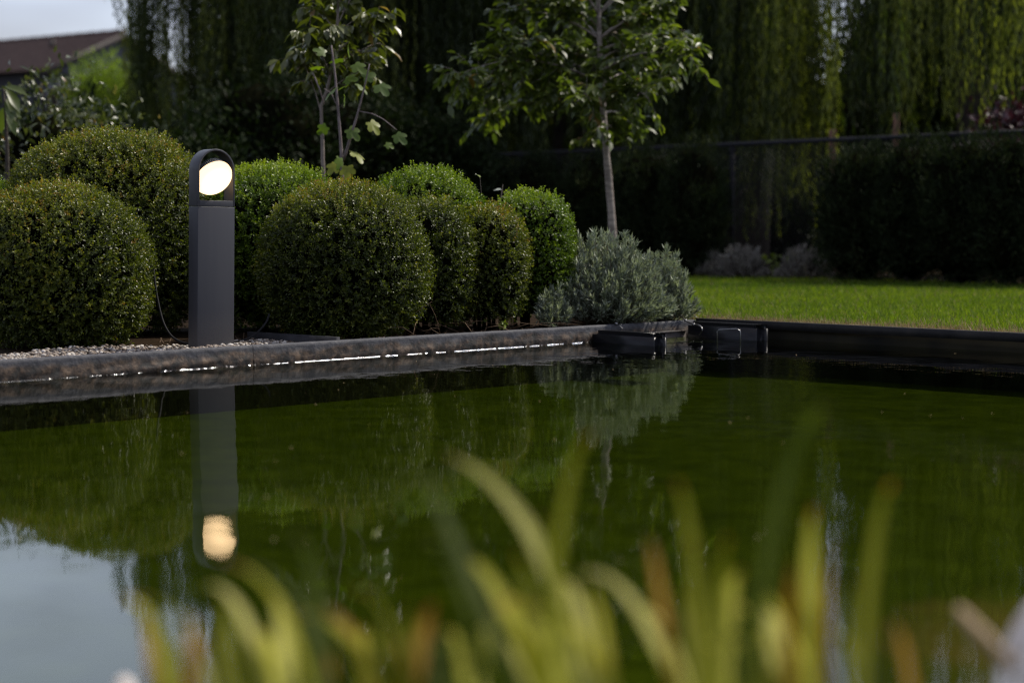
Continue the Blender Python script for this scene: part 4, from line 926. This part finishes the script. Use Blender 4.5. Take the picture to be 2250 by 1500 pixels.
# ------------------------------------------------------------------ the house far behind
def house():
    rd = Vector((-.84, .54, 0)).normalized(); gd = Vector((-.54, -.84, 0)).normalized()
    ap = at(272, 72, 80); hw = 4.75; rise = 2.05; Lr = 15
    base = Vector((ap.x, ap.y, 0)); root = empty('house', base); tag(root, 'house with brown tiled roof and grey gable beyond the garden', 'house')
    M['wall_grey'] = noisemat('grey_gable_render', [(.3, (.06, .065, .09)), (.7, (.08, .085, .11))], 3, .9)
    M['wall_dark'] = noisemat('dark_cladding', [(.3, (.02, .022, .03)), (.7, (.032, .034, .044))], 2, .8, stretch=(8, 8, .2))
    M['tiles'] = noisemat('brown_roof_tile', [(.3, (.055, .036, .032)), (.7, (.10, .068, .058))], 4, .85, spec=.2)
    M['barge'] = noisemat('dark_bargeboard', [(.3, (.018, .013, .012)), (.7, (.03, .022, .02))], 5, .7)
    M['white'] = noisemat('white_cladding', [(.3, (.11, .11, .14)), (.7, (.15, .15, .18))], 5, .7)
    def Pt(r, g_, z): return np.array(tuple(ap + rd * r + gd * g_)) * np.array([1, 1, 0]) + np.array([0, 0, z])
    ze = ap.z - rise
    wl = MB(); cl = MB()
    # gable walls and long walls (butted)
    for r_ in (.35, Lr - .35):
        wl = MB(); V = [Pt(r_, hw - .35, 0), Pt(r_, -hw + .35, 0), Pt(r_, -hw + .35, ze + .02), Pt(r_, 0, ap.z - .16), Pt(r_, hw - .35, ze + .02)]
        wl.add(V, None, [(0, 1, 2), (0, 2, 4), (2, 3, 4)]); obj('gable_wall', wl.mesh('gable_wall', base), M['wall_grey'], root)
    for g_ in (hw - .36, -hw + .36):
        cl.add([Pt(.36, g_, 0), Pt(Lr - .36, g_, 0), Pt(Lr - .36, g_, ze - .02), Pt(.36, g_, ze - .02)], [(0, 1, 2, 3)])
    obj('wall', cl.mesh('wall', base), M['wall_dark'], root)
    # roof slopes: curved tiles in courses, one mesh per slope
    for sg in (1, -1):
        mb = MB(); nr_, ng = int(Lr / .06), 30
        rr = np.linspace(0, Lr, nr_); rows = []
        gg, hh = [], []
        for k in range(ng):
            gg += [k / ng, (k + .98) / ng]; hh += [.0, .045]
        gg = np.array(gg) * (hw + .25); hh = np.array(hh)
        wave = .035 * np.abs(np.sin(rr / .24 * math.pi))
        slope = rise / hw
        V = np.zeros((len(gg), nr_, 3))
        for i, (g_, h_) in enumerate(zip(gg, hh)):
            xy = np.array(tuple(ap))[None] + rr[:, None] * np.array(tuple(rd))[None] + sg * g_ * np.array(tuple(gd))[None]
            V[i] = xy; V[i, :, 2] = ap.z - slope * g_ + h_ + wave
        i = np.arange(len(gg) - 1)[:, None] * nr_; j = np.arange(nr_ - 1)[None]
        q = np.stack([i + j, i + j + 1, i + nr_ + j + 1, i + nr_ + j], -1).reshape(-1, 4); mb.add(V.reshape(-1, 3), q)
        obj('roof_slope', mb.mesh('roof_slope', base), M['tiles'], root)
        for r_ in (-.06, Lr - .06):
            b = MB()
            a0, a1 = Pt(r_, 0, ap.z), Pt(r_, sg * (hw + .25), ze - rise / hw * .25)
            b.add([a0, a1, a1 - [0, 0, .26], a0 - [0, 0, .26], *(np.array([a0, a1, a1 - [0, 0, .26], a0 - [0, 0, .26]]) + np.array(tuple(rd)) * .12)], [(0, 1, 2, 3), (4, 7, 6, 5), (0, 4, 5, 1), (3, 2, 6, 7), (0, 3, 7, 4), (1, 5, 6, 2)])
            obj('bargeboard', b.mesh('bargeboard', base), M['barge'], root)
    b = MB()
    for k in range(int(Lr / .4)):
        a0 = ap + rd * (k * .4) + Vector((0, 0, .035 + .03 * (k % 2) * .5)); b.tube([a0, a0 + rd * .41], [.14, .125], 7)
    obj('ridge', b.mesh('ridge', base), M['tiles'], root)
    b = MB(); c = ap + rd * 3.1 + gd * 1.6; c.z = ap.z - 1.6 * rise / hw; b.tube([c + Vector((0, 0, 0)), c + Vector((0, 0, .38))], .12, 8); obj('vent_pipe', b.mesh('vent_pipe', base), M['barge'], root)
    b = MB(); c = ap + rd * 13.2
    V = [(x, y, z) for z in (-.8, .55) for x, y in ((-.45, -.35), (.45, -.35), (.45, .35), (-.45, .35))]
    b.add([tuple(c + rd * v[0] + gd * v[1] + Vector((0, 0, v[2]))) for v in V], [(0, 3, 2, 1), (4, 5, 6, 7), (0, 1, 5, 4), (1, 2, 6, 5), (2, 3, 7, 6), (3, 0, 4, 7)]); obj('chimney', b.mesh('chimney', base), M['barge'], root)
    # dark band and pale clad bay on the gable
    b = MB(); q0 = ap + rd * .30
    def slab(g0, g1, z0, z1, dep=.06):
        mb = MB(); f = [q0 + gd * g0, q0 + gd * g1]; V = []
        for dd in (0, -dep):
            for p_, z in ((f[0], z0), (f[1], z0), (f[1], z1), (f[0], z1)): V.append(tuple(Vector((p_.x, p_.y, z)) + rd * dd))
        mb.add(V, [(0, 1, 2, 3), (4, 7, 6, 5), (0, 4, 5, 1), (3, 2, 6, 7), (0, 3, 7, 4), (1, 5, 6, 2)]); return mb
    obj('string_course', slab(hw - .36, -hw + .36, ze - .35, ze - .05).mesh('string_course', base), M['wall_dark'], root)
    obj('clad_bay', slab(3.9, .4, ze - 1.5, ze - .36).mesh('clad_bay', base), M['white'], root)
    obj('wall_panel', slab(hw - .36, -hw + .36, 0, ze - 1.52).mesh('wall_panel', base), M['wall_dark'], root)
house()

# ------------------------------------------------------------------ foreground: tufts of sedge blades on the near bank, pale rocks
def blade_mesh(p0, p1, p2, w, seed):
    n = 14; c = bez(p0, p1, p2, n); r = np.random.RandomState(seed)
    T = np.gradient(c, axis=0); T /= np.linalg.norm(T, axis=1, keepdims=True)
    tow = np.array([.5, -.5, .7]) + r.normal(size=3) * .22
    sd = np.cross(T, tow); sd /= np.linalg.norm(sd, axis=1, keepdims=True); up = np.cross(sd, T)
    u = np.linspace(0, 1, n); ww = w * np.minimum(1, .6 + 1.2 * u) * np.clip((1 - u) / .48, 0, 1) ** .75 + .0004
    V = np.concatenate([c + sd * ww[:, None] * .5 + up * ww[:, None] * .12, c, c - sd * ww[:, None] * .5 + up * ww[:, None] * .12])
    i = np.arange(n - 1); q = np.concatenate([np.stack([i, i + 1, n + i + 1, n + i], -1), np.stack([n + i, n + i + 1, 2 * n + i + 1, 2 * n + i], -1)])
    mb = MB(); mb.add(V, q, None, np.tile(u, 3)); return mb
def tuft(label, blades, seed):
    rr = random.Random(seed)
    x_lo, x_hi = min(b[4] for b in blades), max(b[4] for b in blades)
    extra = []
    for k in range(9):                                     # shorter blades crowding the foot of the tuft
        bx = rr.uniform(x_lo - 40, x_hi + 40); ln = rr.uniform(-300, 30); ty = rr.uniform(1230, 1440)
        extra.append((bx + ln, ty, bx + ln * .4, (ty + 1540) / 2 - 12, bx, 1560, rr.uniform(.008, .013), rr.choice(['blade_green', 'blade_yellow', 'blade_yellow', 'blade_green', 'blade_deep', 'blade_pale', 'blade_yellow']), rr.uniform(1.72, 1.8)))
    blades = blades + extra
    xs = sum(b[4] for b in blades) / len(blades); base = Vector((at(xs, 1600, 1.40).x, 1.36, .045)); root = empty('sedge_tuft', base); tag(root, label, 'grass tuft', 'sedge tufts on the near bank')
    for k, (tx, ty, mx_, my, bx, by, w, mat, Yt) in enumerate(blades):
        Yt = Yt - .22; tip = at(tx, ty, Yt); mid = at(mx_, my, (Yt + 1.44) / 2 + .03); low = at(bx, by, 1.44)
        foot = Vector((low.x + (low.x - mid.x) * .12, 1.36, .04))
        # control point so that the curve passes the middle point
        ctrl = mid * 2 - (tip + foot) * .5
        me = blade_mesh(foot, ctrl, tip, w * .80, seed + k).mesh('blade', base)
        obj('blade', me, M[mat], root)
G_, Y_, P_, B_, D_ = 'blade_green', 'blade_yellow', 'blade_pale', 'blade_brown', 'blade_deep'
tuft('sedge tuft in the middle foreground with one long pale arching blade', [
    (972, 995, 1190, 1215, 1320, 1480, .021, P_, 1.95), (1312, 960, 1235, 1130, 1190, 1420, .016, G_, 1.80), (925, 1030, 1010, 1215, 1240, 1500, .019, D_, 1.78), (1012, 1230, 1120, 1350, 1260, 1520, .022, Y_, 1.80),
    (1265, 1262, 1410, 1355, 1545, 1490, .021, P_, 1.86), (1180, 1130, 1215, 1290, 1270, 1500, .016, G_, 1.74), (1100, 1330, 1190, 1400, 1290, 1520, .020, Y_, 1.74), (1230, 1280, 1290, 1390, 1330, 1530, .018, P_, 1.78),
    (1040, 1400, 1130, 1450, 1220, 1540, .018, P_, 1.76), (960, 1330, 925, 1420, 890, 1520, .016, B_, 1.76), (1320, 1330, 1330, 1420, 1345, 1530, .014, B_, 1.76), (930, 1180, 1020, 1330, 1120, 1520, .018, D_, 1.74),
    (1200, 1370, 1240, 1440, 1280, 1540, .022, Y_, 1.75), (1130, 1210, 1170, 1360, 1230, 1530, .015, G_, 1.76)], 801)
tuft('sedge tuft right of the middle with upright brown-tipped blades', [
    (1482, 1055, 1522, 1240, 1545, 1480, .022, G_, 1.76), (1425, 1185, 1450, 1310, 1500, 1500, .015, B_, 1.78), (1788, 1110, 1778, 1300, 1765, 1510, .021, Y_, 1.80), (1965, 1060, 1915, 1230, 1850, 1490, .018, G_, 1.80),
    (1850, 900, 1720, 1070, 1600, 1400, .018, D_, 1.74), (1638, 1255, 1595, 1370, 1570, 1520, .020, Y_, 1.80), (1690, 1355, 1700, 1420, 1705, 1530, .026, P_, 1.80), (1745, 1230, 1735, 1380, 1725, 1530, .015, B_, 1.76),
    (1600, 1180, 1580, 1340, 1560, 1520, .019, G_, 1.74), (1960, 1380, 1985, 1440, 2000, 1540, .024, B_, 1.74), (1880, 1280, 1860, 1400, 1840, 1540, .016, G_, 1.76), (1830, 1180, 1815, 1350, 1790, 1520, .014, B_, 1.75),
    (1520, 1180, 1530, 1350, 1550, 1530, .020, G_, 1.73), (1640, 1420, 1650, 1460, 1660, 1540, .02, Y_, 1.75)], 802)
tuft('sedge tuft at the lower left with withered orange and pale blades', [
    (445, 1292, 545, 1380, 660, 1510, .019, P_, 1.86), (590, 1310, 625, 1400, 650, 1530, .018, P_, 1.78), (685, 1335, 790, 1430, 880, 1540, .019, B_, 1.82), (300, 1365, 335, 1440, 370, 1540, .017, B_, 1.84), (410, 1360, 425, 1440, 440, 1540, .020, B_, 1.76),
    (640, 1170, 700, 1330, 720, 1530, .017, D_, 1.72), (480, 1330, 500, 1420, 520, 1540, .018, G_, 1.74), (560, 1400, 600, 1460, 640, 1540, .02, Y_, 1.78), (780, 1300, 860, 1400, 930, 1540, .016, G_, 1.75), (860, 1420, 880, 1470, 900, 1550, .022, B_, 1.74),
    (360, 1410, 390, 1470, 420, 1550, .018, G_, 1.78), (700, 1430, 720, 1480, 740, 1550, .018, B_, 1.76), (950, 1400, 960, 1460, 970, 1550, .018, D_, 1.74)], 803)
def rock(label, c, rad, seed):
    r = np.random.RandomState(seed); bm = bmesh.new(); bmesh.ops.create_icosphere(bm, subdivisions=4, radius=1)
    V = np.array([v.co[:] for v in bm.verts]); V = V * (1 + .16 * lump(V, 2.2, seed) + .05 * lump(V, 7, seed + 1) + .02 * lump(V, 19, seed + 2))[:, None] * np.array(rad)
    for v, q in zip(bm.verts, V): v.co = q
    me = bpy.data.meshes.new('rock'); bm.to_mesh(me); bm.free()
    for p in me.polygons: p.use_smooth = True
    o = obj('rock', me, M['rock']); o.location = c; tag(o, label, 'rock', 'pale rocks on the near bank'); return o
c = at(2425, 1560, 1.72); rock('pale rock at the lower right corner on the near bank', c, (.098, .09, .135), 901)
c = at(272, 1535, 1.84); rock('small pinkish pebble at the bottom left edge of the near bank', c, (.013, .014, .022), 902)
b = MB(); b.tube([at(2230, 1470, 1.58), at(2150, 1385, 1.62), at(2108, 1338, 1.66)], [.0065, .0075, .005], 7)
tag(obj('dry_stalk', b.mesh('dry_stalk', smooth=True), M['straw']), 'short dry straw stalk leaning against the pale rock', 'stalk')

def specks():
    r = np.random.RandomState(77); n = 60; mb = MB(); P = []
    while len(P) < n:
        y = r.uniform(2.6, 7.6); x = r.uniform(-.3, .3) * y
        q = Vector((x, y, .0012)) - CO
        if q.dot(LN) > .05 and q.dot(RN) > .05: P.append((x, y, .0012))
    P = np.array(P); ang = r.rand(n) * 6.28
    mb.scatter(*LEAF, P, np.stack([np.cos(ang), np.sin(ang), 0 * ang], -1), np.tile([0, 0, 1.0], (n, 1)), r.uniform(.003, .011, n), r.rand(n), .4); return mb
tag(obj('floating_specks', specks().mesh('floating_specks'), M['straw']), 'tiny dry specks floating on the pond', 'leaf litter', kind='stuff')
